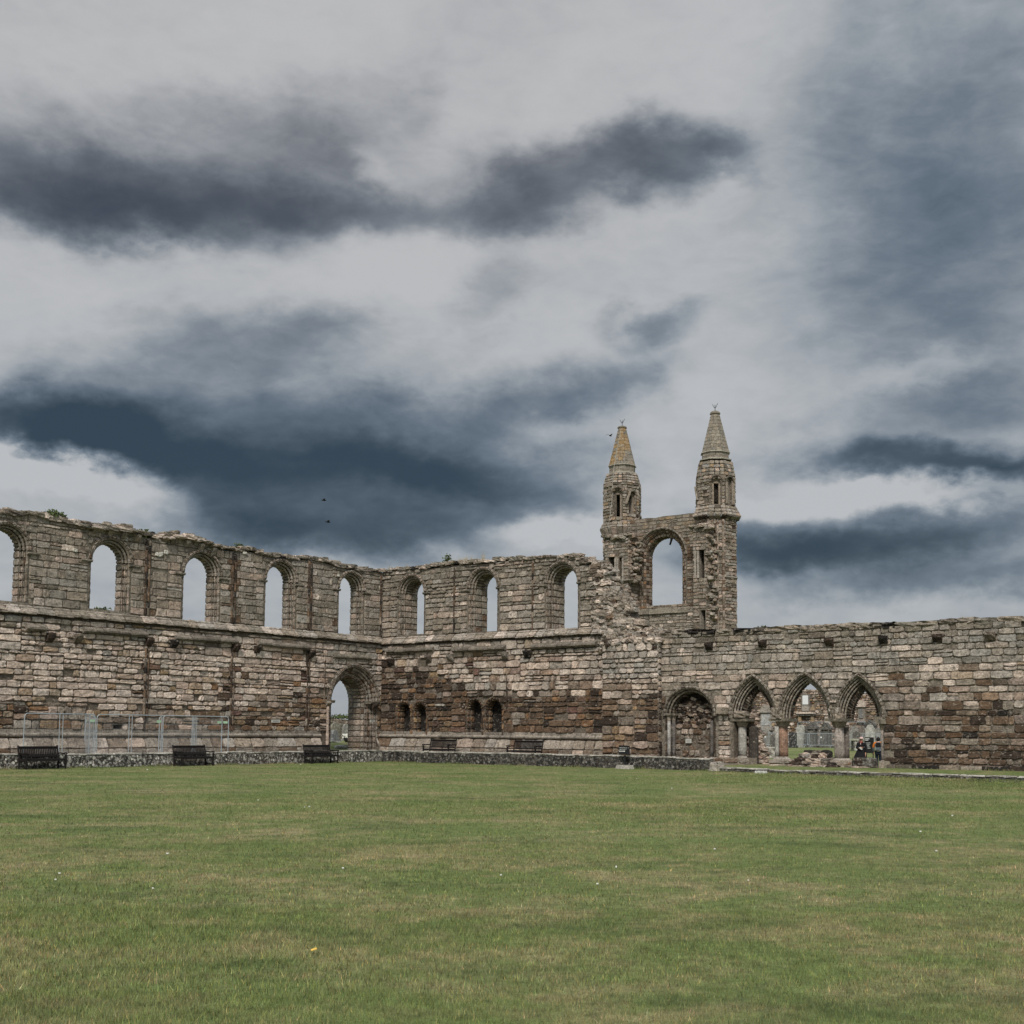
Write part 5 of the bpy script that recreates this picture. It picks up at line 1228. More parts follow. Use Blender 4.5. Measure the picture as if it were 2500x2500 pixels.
def memorial(X, parts, lab):
    s = FW.ps(X, -.3); r = root('wall_memorial', FW.pt(s, 2.0, -.1), lab, 'memorial', 'memorials on the graveyard wall')
    for (nm, xa, xb, ya, yb, pr, col, mt, kind) in parts:
        a, b = FW.ps(xa, -.1), FW.ps(xb, -.1); z1, z0 = FW.pz(X, ya, -.1), FW.pz(X, yb, -.1); mb = MB()
        if kind == 'box': mb.box(FW.pt((a + b) / 2, (z0 + z1) / 2, -pr / 2 + .03), (b - a, pr, z1 - z0), col, 0, -AU)
        else:
            c = (a + b) / 2; wd = (b - a) / 2; n = 10 if kind == 'arc' else 2
            pts = [(c - wd * math.cos(math.pi * k / n), z0 + (z1 - z0) * math.sin(math.pi * k / n)) for k in range(n + 1)]
            V = [FW.pt(x, z, -pr) for x, z in pts] + [FW.pt(x, z, .05) for x, z in pts]; m_ = len(pts)
            mb.add(V, [tuple(range(m_)), tuple(range(2 * m_ - 1, m_ - 1, -1))] + [((k + 1) % m_, k, m_ + k, m_ + (k + 1) % m_) for k in range(m_)], col)
        mb.build(nm, mt, r)
memorial(1968, [('surround', 1957, 1979, 1694, 1721, .18, (.13, .115, .10), M_GS, 'box'), ('tablet', 1961.5, 1975, 1698, 1720, .24, (.6, .6, .6), M_PANEL, 'box'), ('pedestal', 1960, 1978, 1722, 1736, .30, GREY, M_GS, 'box'), ('ledge', 1949, 1991, 1738, 1743, .5, PALE, M_GS, 'box'), ('cornice', 1947, 1993, 1744, 1747, .42, DG, M_GS, 'box'), ('bracket', 1951, 1958, 1748, 1762, .3, OCH, M_GS, 'box'), ('bracket', 1982, 1989, 1748, 1762, .3, OCH, M_GS, 'box'), ('scroll', 1980, 1991, 1724, 1735, .3, OCH, M_GS, 'gab')], 'wall memorial with a plain white tablet above a projecting ledge, in the middle arch')
memorial(2105, [('surround', 2096, 2114, 1726, 1757, .2, GBR, M_GS, 'box'), ('tablet', 2099, 2109, 1731, 1753, .26, (.17, .17, .165), M_GS, 'box'), ('cornice', 2093, 2116, 1722, 1726, .35, PALE, M_GS, 'box'), ('pediment', 2094, 2115, 1709, 1722, .3, PALE, M_GS, 'arc'), ('sill', 2095, 2114, 1757, 1763, .3, GREY, M_GS, 'box')], 'wall memorial with a grey tablet under a rounded pediment, in the right arch')
memorial(1871, [('surround', 1858, 1885, 1741, 1775, .2, GREY, M_GS, 'box'), ('tablet', 1861, 1882, 1744, 1771, .26, (.33, .33, .32), M_GS, 'box'), ('cornice', 1856, 1887, 1735, 1740, .35, GREY, M_GS, 'box'), ('rounded_head', 1859, 1884, 1721, 1735, .3, GREY, M_GS, 'arc'), ('base', 1858, 1886, 1775, 1783, .4, GREY, M_GS, 'box')], 'wall memorial with white tablet and semicircular head, in the left arch')
memorial(2022, [('tablet', 2016, 2028, 1745, 1770, .3, PALE, M_GS, 'box'), ('cap', 2014, 2030, 1742, 1746, .4, PALE, M_GS, 'box')], 'plain pale upright memorial beside the white-tablet one, near the twin column')
# beyond the doorway
zD = FA.pz(830, 1752, 26)
rubwall('boundary_wall', FA, 26, FA.ps(760, 26) - 8, FA.ps(880, 26) + 8, .6, lambda s: zD + .1 * math.sin(s), 'grey rubble boundary wall with a ragged planted top behind the doorway gravestones', [(GREY, .4), (GBR, .4), (PINK, .25), (PALE, .2)], .6, .5)
headstone(FA, 17, 808, 831, 1763, 'round', (.18, .17, .13), 'tall grey-green headstone in the middle of the doorway')
headstone(FA, 15, 808, 823, 1782, 'shoulder', (.13, .135, .14), 'low grey shouldered headstone at the left of the doorway', t=.3)
headstone(FA, 16.5, 837, 852, 1768, 'round', GY, 'round-topped headstone at the right of the doorway')
headstone(FA, 13.5, 850, 858, 1785, 'shoulder', GY, 'grey headstone half hidden by the right door jamb')
s_ = FA.ps(847, 9, 1810); P = FA.pt(s_, 0, 9); r = root('flower_urn', (P[0], P[1], gz(P)), 'dark pot of white flowers on the grass in the doorway', 'flower pot')
mb = MB(); mb.lathe((0, 0, 0), [(.12, 0), (.19, .12), (.24, .28), (.22, .30)], 12, DG, .02); mb.build('pot', M_IRON, r, False)
st = Stones()
for k in range(46): a = random.uniform(0, 6.3); q = random.uniform(0, .3); st.chunk(np.array(r.location) + np.array([q * math.cos(a), q * math.sin(a), .30 + random.uniform(0, .22)]), (.09, .09, .07), (.6, .6, .56), a, 0)
st.build('flowers', M_PETAL, r)
P = FA.pt(FA.ps(834, 4.2, 1825), .62, 4.2); st = Stones(); st.chunk((P[0], P[1], gz(P) + .08), (.75, .5, .2), (.32, .32, .31), .3, .05); tag(st.build('grave_tablet', M_GS), 'small sloping grave tablet lying behind the doorway threshold', 'gravestone')
P = FA.pt(FA.ps(815, 7, 1818), .62, 7); st = Stones(); st.chunk((P[0], P[1], gz(P) + .04), (.8, .6, .12), (.34, .34, .31), .3, .0); tag(st.build('ledger_stone', M_GS), 'flat pale stone lying in the grass at the left of the doorway view', 'gravestone')
# ------------------------------------------------------------------ east gable with two spired turrets
GO = EYE + ray(1640, 1790) / ray(1640, 1790)[1] * 130; FG = Fr(GO[:2], v)
RG = root('east_gable', FG.pt(0, 0), 'tall ruined gable far behind, one great empty window between two turrets with stone spires', 'ruined gable')
g = lambda X, Y, d=0.0: FG.px(X, Y, d)
def colG(s, z): return pick([(GBR, .5), (GREY, .25), (OLV, .25), (PINK, .28), (BRN, .15), (OCH, .03)])
def colGw(s, z):
    zc = g(1640, 1480)[1]
    if z > g(1640, 1330)[1]: return pick([(OLV, .5), (GBR, .5), (OCH, .07), (BRN, .12)])
    if z < zc: return pick([(GREY, .45), (GBR, .4), (OLV, .3), (PALE, .10)])
    return pick([(BRN, .45), (GBR, .35), (DBR, .2), (PINK, .2), (RUST, .1)])
gs0, gs1 = g(1535, 1400)[0], g(1705, 1400)[0]
zg0, zg1 = g(1572, 1262)[1], g(1698, 1249)[1]; zgt = (zg0 + zg1) / 2
gw = Op(g(1557, 1400)[0], g(1674, 1400)[0], g(1630, 1477)[1], g(1630, 1357)[1], apex=g(1617, 1292)[1], n=10, step=.4)
print('G: s', gs0, gs1, 'top', zg0, zg1, 'win', gw.s0, gw.s1, gw.zb, gw.zs, gw.H, 'spire', g(1755, 1003)[1])
def topG(s): return zgt + .12 * nn_(s, 0, .8, 5)
st = Stones(relief=.04, rough=1.1)
core(st, FG, [(gs0, -.5), (gs1, -.5)] + [(s, topG(s) - .15) for s in np.arange(gs1, gs0 - .01, -1)], [gw.hole(0)], .02, 1.8)
def insG(s, z): return z + .1 < topG(s) and not gw.has(s, z, -.12)
rows(st, FG, gs0, gs1, 5.0, 30, colGw, insG, rh=(.28, .40), ln=(.4, .95))
st.build('window_wall', M_ST, RG)
st = Stones(relief=.03, rough=.9, gap=.02, bev=.03)
sweep(st, FG, gw, [(0, 0), (.12, .12), (.30, .22), (.42, .42), (.70, .55), (.70, 1.75)], lambda s, z: pick([(BRN, .45), (RUST, .15), (GBR, .4), (DBR, .25), (PINK, .2)]), True, .04, .5)
sweep(st, FG, gw, [(-.25, .01), (-.25, -.10), (-.05, -.16), (0, 0)], lambda s, z: pick([(GBR, .6), (OLV, .4)]), False, .02)
WS = st.build('window_surround', M_ST, RG)
mb = MB(); mb.ext(FG, [(.05, gw.zb - .15), (-.15, gw.zb - .75), (-.22, gw.zb - .85), (.05, gw.zb - .95)], gw.s0 - .2, gw.s1 + .3, OLV, .9, .02); mb.build('sill_course', M_ST, RG)
for (X, Y, L, a) in ((1606, 1316, .8, -.8), (1627, 1305, .55, .1), (1640, 1316, 1.4, .55), (1653, 1313, .8, .9 + 3.14), (1596, 1332, .4, -.6), (1664, 1326, .3, .4)):   # broken window tracery
    s, z = g(X, Y, 1.1); mb = MB(); dx, dz = math.sin(a) * L / 2, math.cos(a) * L / 2
    if dz < 0: dx, dz = -dx, -dz
    sg = 1 if s > gw.c + .3 else -1
    P0, P1, P2 = (s + sg * abs(dx), z + dz), (s, z + .05), (s - sg * abs(dx) * .6, z - dz)
    mb.tube([FG.pt(P0[0], P0[1], 1.1), FG.pt(P1[0], P1[1], 1.1), FG.pt(P2[0], P2[1], 1.1)], [.20, .15, .10], 5, DBR); mb.build('tracery_stub', M_ST, WS)

OROT = 0.0
def octa(c, a, k):
    an = math.pi / 4 * k + OROT; n0 = FB.n; n = np.array([n0[0] * math.cos(an) - n0[1] * math.sin(an), n0[0] * math.sin(an) + n0[1] * math.cos(an), 0])
    S = np.array([-n[1], n[0], 0]); w = 2 * a * math.tan(math.pi / 8); O = np.array([c[0], c[1], 0]) + n * a - S * w / 2
    return Fr(O[:2], S[:2]), w
def oct_body(st, c, a, z0, z1, colf, slots={}, rh=(.28, .40), faces=(0, 1, 2, 7, 6, 3, 4, 5), relief=None):
    """slots: {face: [(s_frac0, s_frac1, za, zb, arched)]}"""
    for k in faces:
        fr, w = octa(c, a, k); ops = []
        for (f0, f1, za, zb, ar) in slots.get(k, []):
            op = Op(w * f0, w * f1, za, zb, n=5); ops.append(op)
        big = [Op(max(.12, o.s0 - .20), min(w - .12, o.s1 + .20), o.zb - .1, o.zs + .05, n=6) for o in ops]
        core(st, fr, [(0, z0), (w, z0), (w, z1), (0, z1)], [b_.hole(0) for b_ in big], .045, .35 if ops else .55)
        for o, b_ in zip(ops, big):
            core(st, fr, [(0.02, z0 + .02), (w - .02, z0 + .02), (w - .02, z1 - .02), (.02, z1 - .02)], [[(o.s0, o.zb), (o.s0, o.zs), (o.s1, o.zs), (o.s1, o.zb)]], .34, .75, col=pick([(PINK, .4), (GBR, .5)]))
            sweep(st, fr, b_, [(0, 0), (0, .33)], colf, True, .02)
        rows(st, fr, 0, w, z0, z1, colf, (lambda s, z: not any(b_.has(s, z, -.08) for b_ in big)) if ops else None, rh=rh, ln=(.3, .95))
        for o in ops:
            A = [(o.s0, o.zb), (o.s0, o.zs), (o.s1, o.zs), (o.s1, o.zb)]
            for p, q in zip(A[:-1], A[1:]): st.quad(fr.pt(*p, .34), fr.pt(*p, .7), fr.pt(*q, .7), fr.pt(*q, .34), colf(p[0], p[1]), .02)
def oct_ring(mb, c, prof_, col, jit=.0):
    """prof_: [(apothem, z)] octagonal lathe aligned with the turret faces"""
    V = []
    for a, z in prof_:
        R = a / math.cos(math.pi / 8)
        for k in range(8):
            an = math.atan2(FB.n[1], FB.n[0]) + OROT + math.pi / 8 + k * math.pi / 4; V.append((c[0] + R * math.cos(an) + random.uniform(-jit, jit), c[1] + R * math.sin(an) + random.uniform(-jit, jit), z + random.uniform(-jit, jit) * .5))
    F = [(i * 8 + k, i * 8 + (k + 1) % 8, (i + 1) * 8 + (k + 1) % 8, (i + 1) * 8 + k) for i in range(len(prof_) - 1) for k in range(8)] + [tuple(range(8))[::-1], tuple((len(prof_) - 1) * 8 + k for k in range(8))]
    mb.add(V, F, col)
def spire(c, X, ys, aps, colf, parent, orange):
    """ys: y of lower ring, drum bottom, cone base, cone top, cap top, finial top in the photograph; aps apothems"""
    st = Stones(relief=.010, rough=.5, gap=.003, bev=.015, mort=(.15, .14, .12), sink=.012, eb=.3); Z = [g(X, y, DC)[1] for y in ys]; a0, a1_, a2_ = aps
    zr, zc, zt, zp, zf = Z
    oct_body(st, c, a1_, zr, zc, colf, rh=(.3, .4))
    n = 11
    for k in range(8):
        for i in range(n):
            t0, t1 = i / n, (i + 1) / n; A0_, A1_ = a1_ * 1.03 + (a2_ - a1_) * t0, a1_ * 1.03 + (a2_ - a1_) * t1; za, zb = zc + .1 + (zt - zc - .1) * t0, zc + .1 + (zt - zc - .1) * t1
            f0, w0 = octa(c, A0_, k); f1, w1 = octa(c, A1_, k); m_ = 2 if w0 > .8 else 1
            off = .5 if (m_ == 2 and i % 2) else 0
            cuts = [0, .5, 1] if (m_ == 2 and not i % 2) else ([0, .25, .75, 1] if m_ == 2 else [0, 1])
            for q0, q1 in zip(cuts[:-1], cuts[1:]):
                cc = colf(0, za)
                if orange and nn_(k * .9, za, .55, 6) + random.uniform(-.25, .25) > .52 - orange: kk = random.uniform(.85, 1.15); bl2 = random.uniform(.35, .8); cc = tuple(x * kk * bl2 + y_ * (1 - bl2) for x, y_ in zip((.27, .165, .06), cc))
                st.quad(f0.pt(w0 * q0, za), f0.pt(w0 * q1, za), f1.pt(w1 * q1, zb), f1.pt(w1 * q0, zb), cc, .022)
    o = st.build('spire', M_ST2, parent)
    mb = MB(); oct_ring(mb, c, [(a1_ * .9, zc - .02), (a1_ * 1.1, zc + .02), (a1_ * 1.1, zc + .10), (a1_ * .9, zc + .18)], (.30, .28, .23), .02); mb.build('ring_course', M_ST2, o); mb = MB(); oct_ring(mb, c, [(a1_ * 1.0, zr - .06), (a1_ * 1.2, zr - .04), (a1_ * 1.2, zr + .04), (a1_ * .98, zr + .16)], (.30, .28, .23), .02)
    mb.build('ring_course', M_ST2, o); mb = MB(); oct_ring(mb, c, [(a2_ * 1.0, zt - .05), (a2_ * 1.45, zt), (a2_ * 1.4, zt + .12), (a2_ * .9, zp - .05), (a2_ * .3, zp)], OLV, .02); mb.build('spire_cap', M_ST, o)
    mb = MB(); mb.tube([(c[0], c[1], zp - .1), (c[0], c[1], zf)], .035, 5)
    h = zf - zp
    for sg in (-1, 1): P = np.array([c[0], c[1], zp + h * .45]); mb.tube([P, P + v * sg * .12 + np.array([0, 0, .12]), P + v * sg * .3 + np.array([0, 0, .45])], .028, 4)
    mb.build('finial', M_IRON, o)
    return Z
DC = 1.2
for side in ('R', 'L'):
    T = root('x', (0, 0, 0), 'x', 'x'); bpy.data.objects.remove(T)
def colT(s, z): return pick([(GBR, .5), (OLV, .3), (GREY, .3), (PINK, .38), (BRN, .18), (DBR, .05)])
def colTt(s, z): return pick([(OLV, .35), (GBR, .5), (GREY, .3), (OCH, .05), (PINK, .15), (DBR, .05)])
def colSp(s, z): return pick([((.215, .190, .152), .6), ((.17, .152, .125), .3), (GBR, .2)])
# right turret
OROT = math.radians(-12)
cR = FG.pt(FG.ps(1747, DC, 1200), 0, DC); aR = 1.95
zs1 = g(1750, 1268, DC)[1]; zs2 = g(1750, 1241, DC)[1]; zs3 = g(1750, 1168, DC)[1]; zs4 = g(1750, 1150, DC)[1]; zs5 = g(1750, 1131, DC)[1]
st = Stones(relief=.06, rough=1.8)
oct_body(st, cR, aR, 5.0, zs1, colT)
st.build('turret_base', M_ST, RG)
zo1, zo2 = g(1742, 1232, 0)[1], g(1742, 1181, 0)[1]
st = Stones(relief=.07, rough=1.9)
oct_body(st, cR, 1.88, zs2 - .1, zs3, colTt, {1: [(.30, .62, zo1, zo2, 1)], 2: [(.26, .62, zo1, zo2 + .3, 1)]})
UT = st.build('turret_lantern', M_ST, RG)
st = Stones(relief=.05, rough=1.6)
def taper(st, c, aA, zA_, aB, zB_, colf, n=3, faces=range(8)):
    for k in faces:
        for i in range(n):
            t0, t1 = i / n, (i + 1) / n; f0, w0 = octa(c, aA + (aB - aA) * t0, k); f1, w1 = octa(c, aA + (aB - aA) * t1, k); za, zb = zA_ + (zB_ - zA_) * t0, zA_ + (zB_ - zA_) * t1
            for q0, q1 in ((0, .36), (.36, .7), (.7, 1)): st.quad(f0.pt(w0 * q0, za), f0.pt(w0 * q1, za), f1.pt(w1 * q1, zb), f1.pt(w1 * q0, zb), colf(0, za), .05)
taper(st, cR, 1.88, zs3, 1.62, zs5, colTt, 4)
st.build('shoulder_masonry', M_ST, RG); st = Stones(relief=.05, rough=1.6)
taper(st, cR, 2.42, zs1 + .1, 1.95, zs2, colTt, 3, (0, 1, 2, 3))
taper(st, cR, 2.0, zs1 - .2, 2.42, zs1 + .1, lambda s, z: pick([(OLV, .5), (DBR, .3)]), 1, (0, 1, 2, 3))
st.build('weathered_skirt', M_ST, RG)
for k, (f0, f1) in ((1, (.12, .84)), (2, (.14, .80))):   # blind arches round the openings
    fr, w = octa(cR, 1.88, k); st = Stones(relief=.03, rough=.9, gap=.02); ow = Op(w * f0, w * f1, zo1, zo2 + .1, n=6)
    sweep(st, fr, ow, [(-.16, .0), (-.16, -.10), (-.02, -.12), (-.02, .0)], colTt, False, .03); st.build('blind_arch', M_ST, UT)
fr, w = octa(cR, 1.88, 2)
for q in (.12, .20, .70, .84): shaft(fr, w * q, zo1, zo2 + .1, .09, GBR, UT, 'colonnette', 8, off=.05)
fr, w = octa(cR, 1.88, 0); mb = MB(); mb.tube([fr.pt(-.55, zo2 - .1, .3), fr.pt(.15, zo1 + .5, -.12)], [.10, .12], 5, GBR); mb.build('sloping_rib', M_ST, UT)
spire(cR, 1754, (1125, 1108, 1010, 1002, 987), (1.6, 1.30, .36), colSp, RG, -1)
for kk_, q, rr in ((0, .55, .10), (0, .75, .09), (0, .98, .13), (1, .20, .10), (1, .36, .12), (1, .52, .10), (1, .86, .13)):
    fr, w = octa(cR, aR, kk_); shaft(fr, w * q, 5, zs1 - .3, rr, lambda: pick([(GBR, .5), (PINK, .4), (BRN, .3)]), RG, 'turret_shaft', 8, off=.03)
zst = g(1760, 1408, 0)[1]; mb = MB(); oct_ring(mb, cR, [(aR + .02, zst - .1), (aR + .14, zst - .06), (aR + .14, zst + .05), (aR + .02, zst + .1)], GREY, .02); mb.build('turret_string', M_ST, RG)
# left turret
OROT = math.radians(-20)
cL = FG.pt(FG.ps(1519, DC, 1200), 0, DC)
zl1 = g(1519, 1292, DC)[1]; zl3 = g(1519, 1186, DC)[1]; zl5 = g(1519, 1160, DC)[1]
zo3, zo4 = g(1505, 1263, 0)[1], g(1505, 1209, 0)[1]
st = Stones(relief=.08, rough=2.1)
oct_body(st, cL, 1.88, zl1 - .3, zl3, colTt, {1: [(.22, .50, zo3, zo4, 1)], 2: [(.34, .60, zo3 + .3, zo4 - .1, 1)]})
LT = st.build('turret_lantern', M_ST, RG)
fr, w = octa(cL, 1.88, 1); st = Stones(relief=.03, rough=1.2, gap=.02); ow = Op(w * .02, w * .70, zo3, zo4 + .1, n=6); sweep(st, fr, ow, [(-.16, 0), (-.16, -.10), (-.02, -.12), (-.02, 0)], colTt, False, .03); st.build('blind_arch', M_ST, LT)
mb = MB(); mb.tube([fr.pt(w * 1.28, zo4 + .5, .0), fr.pt(w * .95, zo3 + 1.2, -.22)], [.12, .14], 5, GBR); mb.build('sloping_rib', M_ST, LT)
st = Stones(relief=.05, rough=1.6); taper(st, cL, 1.88, zl3, 1.55, zl5, colTt, 4); st.build('shoulder_masonry', M_ST, RG); st = Stones(relief=.05, rough=1.6); taper(st, cL, 2.25, zl1 - .1, 1.9, zl1 + .5, colTt, 2, (5, 6, 7, 0, 1, 2)); taper(st, cL, 1.95, zl1 - .8, 2.25, zl1 - .1, colTt, 1, (5, 6, 7, 0, 1, 2)); st.build('weathered_skirt', M_ST, RG)
spire(cL, 1517, (1160, 1141, 1046, 1040, 1027), (1.6, 1.30, .34), colSp, RG, .44)
st = Stones(relief=.06, rough=1.8); oct_body(st, cL, aR - .05, 5, zl1 - .2, colT); st.build('turret_base', M_ST, RG)
mb = MB(); X_ = [(1516, 1050), (1506, 1100), (1499, 1140), (1496, 1180), (1494, 1225), (1487, 1275), (1483, 1288)]
mb.tube([FG.pt(*g(x, y, -.85), -.85) for x, y in X_], .022, 4); mb.build('lightning_cable', M_CABLE, RG)
# stubs of the choir side walls that stick out from both turrets
def stub(xa, xb, ytop, d0, holes, nm, ragged):
    f2 = FG.sub(0, d0); a, b = f2.ps(xa, 0, 1400), f2.ps(xb, 0, 1400); zt = f2.px((xa + xb) / 2, ytop)[1]; H = []
    for (x0, x1, y0, y1) in holes:
        h0, h1 = f2.ps(x0, 0, 1400), f2.ps(x1, 0, 1400); z1, z0 = f2.px(x0, y0)[1], f2.px(x0, y1)[1]; H.append((h0, h1, z0, z1))
    st = Stones(relief=.06, rough=1.6)
    core(st, f2, [(a, 4), (b, 4), (b, zt - .2), (a, zt - .2)], [[(h0, z0), (h0, z1), (h1, z1), (h1, z0)] for h0, h1, z0, z1 in H], .02, 1.4 - d0 * .5)
    rows(st, f2, a, b, 4, zt, colT, lambda s, z: not any(h0 - .05 < s < h1 + .05 and z0 - .05 < z < z1 + .05 for h0, h1, z0, z1 in H) and z < zt - .3 + .5 * nn_(s, 0, .8, 2), rh=(.28, .4), ln=(.35, .8))
    fr_s = Fr(f2.pt(b, 0)[:2], u[:2]); rows(st, fr_s, 0, -d0 + .6, 4, zt - .1, lambda s, z: pick([(GBR, .5), (BRN, .3), (PINK, .3), (PALE, .1)]), None, rh=(.28, .4), ln=(.35, .8))
    for (h0, h1, z0, z1) in H:
        st.quad(f2.pt(h0, z0, 0), f2.pt(h0, z0, .9), f2.pt(h0, z1, .9), f2.pt(h0, z1, 0), colT(0, 0), .03)
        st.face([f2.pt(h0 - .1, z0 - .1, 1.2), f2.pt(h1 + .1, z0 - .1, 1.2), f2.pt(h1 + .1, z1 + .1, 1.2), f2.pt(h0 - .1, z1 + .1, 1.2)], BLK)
    s = a - .1
    while s < b + .2:
        for d in (0, .5, 1.0): L = random.uniform(.4, .8); st.chunk(f2.pt(s, zt - .15 + random.uniform(-.2, .2), d), (L, L, L * .45), colTt(0, 0), random.uniform(0, 3), random.uniform(-.2, .2))
        s += .35
    return st.build(nm, M_ST, RG), f2
o, f2 = stub(1692, 1724, 1284, -2.2, [(1703, 1719, 1342, 1412), (1709, 1721, 1490, 1545)], 'side_wall_stub', 1)
for X in (1698, 1705): shaft(f2, f2.ps(X, 0, 1400), f2.px(X, 1412)[1], f2.px(X, 1345)[1], .13, GREY, o, 'colonnette', 8, off=.05)
st = Stones(); 
for k in range(60): s_, z_ = f2.px(random.uniform(1722, 1732), random.uniform(1290, 1545)); L = random.uniform(.3, .6); st.chunk(f2.pt(s_, z_, random.uniform(.1, 1.6)), (L, L, L * .6), colT(0, 0), random.uniform(0, 3), random.uniform(-.4, .4))
st.build('broken_edge', M_ST, o)
o, f2 = stub(1476, 1534, 1306, -1.9, [(1484, 1500, 1361, 1417), (1510, 1519, 1361, 1417)], 'side_wall_stub', 1)
for X in (1503, 1508, 1521): shaft(f2, f2.ps(X, 0, 1400), f2.px(X, 1417)[1], f2.px(X, 1364)[1], .12, GREY, o, 'colonnette', 8, off=.05)
mb = MB(); z_ = f2.px(1500, 1420)[1]; mb.ext(f2, [(.05, z_ - .1), (-.25, z_), (-.25, z_ + .1), (.05, z_ + .12)], f2.ps(1496, 0, 1400), f2.ps(1548, 0, 1400), GREY, .9, .03); mb.build('ledge', M_ST, o)
st = Stones()
for k in range(90):
    X, Y = random.uniform(1528, 1552), random.uniform(1322, 1420); s_, z_ = f2.px(X, Y); L = random.uniform(.3, .6); st.chunk(f2.pt(s_, z_, .9 + random.uniform(-.4, .6)), (L, L, L * .6), pick([(GBR, .5), (OLV, .3), (PINK, .2), (BRN, .2)]), random.uniform(0, 3), random.uniform(-.4, .4))
st.build('broken_springer', M_ST, o)
f3 = FG.sub(0, -.02)
for X in (1533, 1538): shaft(f2, f2.ps(X, 0.6, 1400), f2.px(X, 1417, .6)[1], f2.px(X, 1380, .6)[1], .09, GREY, o, 'colonnette', 8, d=.6)

# ------------------------------------------------------------------ plants on the walls
def tuft(fr, X, Y, w, h, kind, lab, d=.35, n=60):
    s, z = fr.px(X, Y, d); P = fr.pt(s, z - .05, d); mb = MB(); Vs = []; Fs = []
    for k in range(n):
        a = random.uniform(0, 6.28); q = random.uniform(0, w / 2); b = P + fr.S * (q * math.cos(a)) + fr.n * (q * .5 * math.sin(a)); hh = h * random.uniform(.4, 1.1)
        if kind == 'stalk':
            t = b + np.array([random.uniform(-.3, .3) * hh, random.uniform(-.3, .3) * hh, hh]); mb.add([b, b + fr.S * .018, t], [(0, 1, 2)], (.3, .3, .3))
        else:
            for _ in range(4):
                c = b + np.array([random.uniform(-.12, .12), random.uniform(-.12, .12), random.uniform(0, hh)]); e = RNG.normal(0, .06, (3, 3)); mb.add([c + e[0], c + e[1], c + e[2]], [(0, 1, 2)], (.3, .3, .3))
    o = mesh_obj('wall_plant' if kind != 'stalk' else 'dry_grass_tuft', mb.V, mb.F, M_DRY if kind == 'stalk' else M_PLANT); return tag(o, lab, 'plant', 'plants on the wall tops')
tuft(FA, 132, 1262, 1.1, .32, 'leaf', 'dark green bush on the wall top at the far left', n=110)
tuft(FA, 338, 1306, .9, .30, 'leaf', 'dark green plant on the wall top just right of the first window', n=80)
tuft(FA, 250, 1492, .8, .18, 'leaf', 'low green growth on the sill of the leftmost window', .5, 60)
tuft(FA, 586, 1336, .5, .22, 'leaf', 'small dark plant on the wall top above the second pair of wall shafts', n=30)
tuft(FB, 950, 1391, .6, .40, 'stalk', 'thin dry stalks on the wall top above the inner corner', n=26)
tuft(FB, 995, 1386, .4, .35, 'stalk', 'thin dry stalks above the window right of the corner', n=16)
tuft(FB, 1093, 1374, .5, .55, 'leaf', 'upright weed on the wall top left of the middle window', n=28)
tuft(FB, 1135, 1371, 1.9, .42, 'stalk', 'wide patch of pale dry grass on the wall top left of the middle window', n=120)
tuft(FB, 1178, 1367, .4, .6, 'stalk', 'dark tall stalks directly over the middle window', n=24)
tuft(FC, 1864, 1535, .35, .16, 'leaf', 'small green clump on the right wall top above the left pointed arch', n=24)
tuft(FC, 2354, 1514, .5, .3, 'stalk', 'twiggy stalks on the wall top at the far right', n=16)
tuft(FA, 833, 1752, 4.6, .30, 'leaf', 'ragged green weeds along the top of the boundary wall behind the doorway', 26.2, 170)

# ------------------------------------------------------------------ birds
for i, (X, Y, D_, rz, lab) in enumerate(((1490, 1064, 90, .9, 'small dark bird flying just left of the left spire'), (791, 1222, 90, .4, 'upper of two small dark birds against the low dark cloud'), (801, 1275, 85, .5, 'lower of two small dark birds against the low dark cloud'))):
    P = EYE + ray(X, Y) * D_; mb = MB(); 
    mb.tube([(-.16, 0, 0), (-.06, 0, .01), (.06, 0, .01), (.13, 0, .02), (.18, 0, .015)], [.012, .045, .05, .035, .008], 6)
    r = root('bird', P, lab, 'bird', 'birds in the sky', rz=rz); mb.build('body', M_BIRD, r, False)
    for s_ in (-1, 1): mb = MB(); mb.add([(.06, 0, .02), (-.07, 0, .02), (-.10, s_ * .18, .10), (.05, s_ * .17, .12), (-.13, s_ * .36, .06), (.05, 0, .035), (-.06, 0, .03)], [(0, 3, 2, 1), (3, 4, 2), (5, 6, 2, 3)]); mb.build('wing', M_BIRD, r, False)
# ------------------------------------------------------------------ people
def skin_mesh(name, chains, mat, parent, sub=1):
    """chains: list of [(x, y, z, r), ...]; a chain may start with an int index of an earlier point to branch from"""
    bm = bmesh.new(); vs = []; rad = []
    for ch in chains:
        prev = None
        for p in ch:
            if isinstance(p, int): prev = vs[p]; continue
            q = bm.verts.new(p[:3]); vs.append(q); rad.append(p[3])
            if prev is not None: bm.edges.new((prev, q))
            prev = q
    bm.verts.index_update(); me = bpy.data.meshes.new(name); bm.to_mesh(me); bm.free(); tmp = bpy.data.objects.new(name, me); COL.objects.link(tmp)
    md = tmp.modifiers.new('skin', 'SKIN'); md.use_smooth_shade = True
    for i, r in enumerate(rad): me.skin_vertices[0].data[i].radius = (r, r); me.skin_vertices[0].data[i].use_root = (i == 0)
    s = tmp.modifiers.new('sub', 'SUBSURF'); s.levels = sub; s.render_levels = sub
    bpy.context.view_layer.update(); dg = bpy.context.evaluated_depsgraph_get(); m2 = bpy.data.meshes.new_from_object(tmp.evaluated_get(dg)); bpy.data.objects.remove(tmp)
    m2.materials.clear(); m2.materials.append(mat); o = bpy.data.objects.new(name, m2); link(o, parent); return o
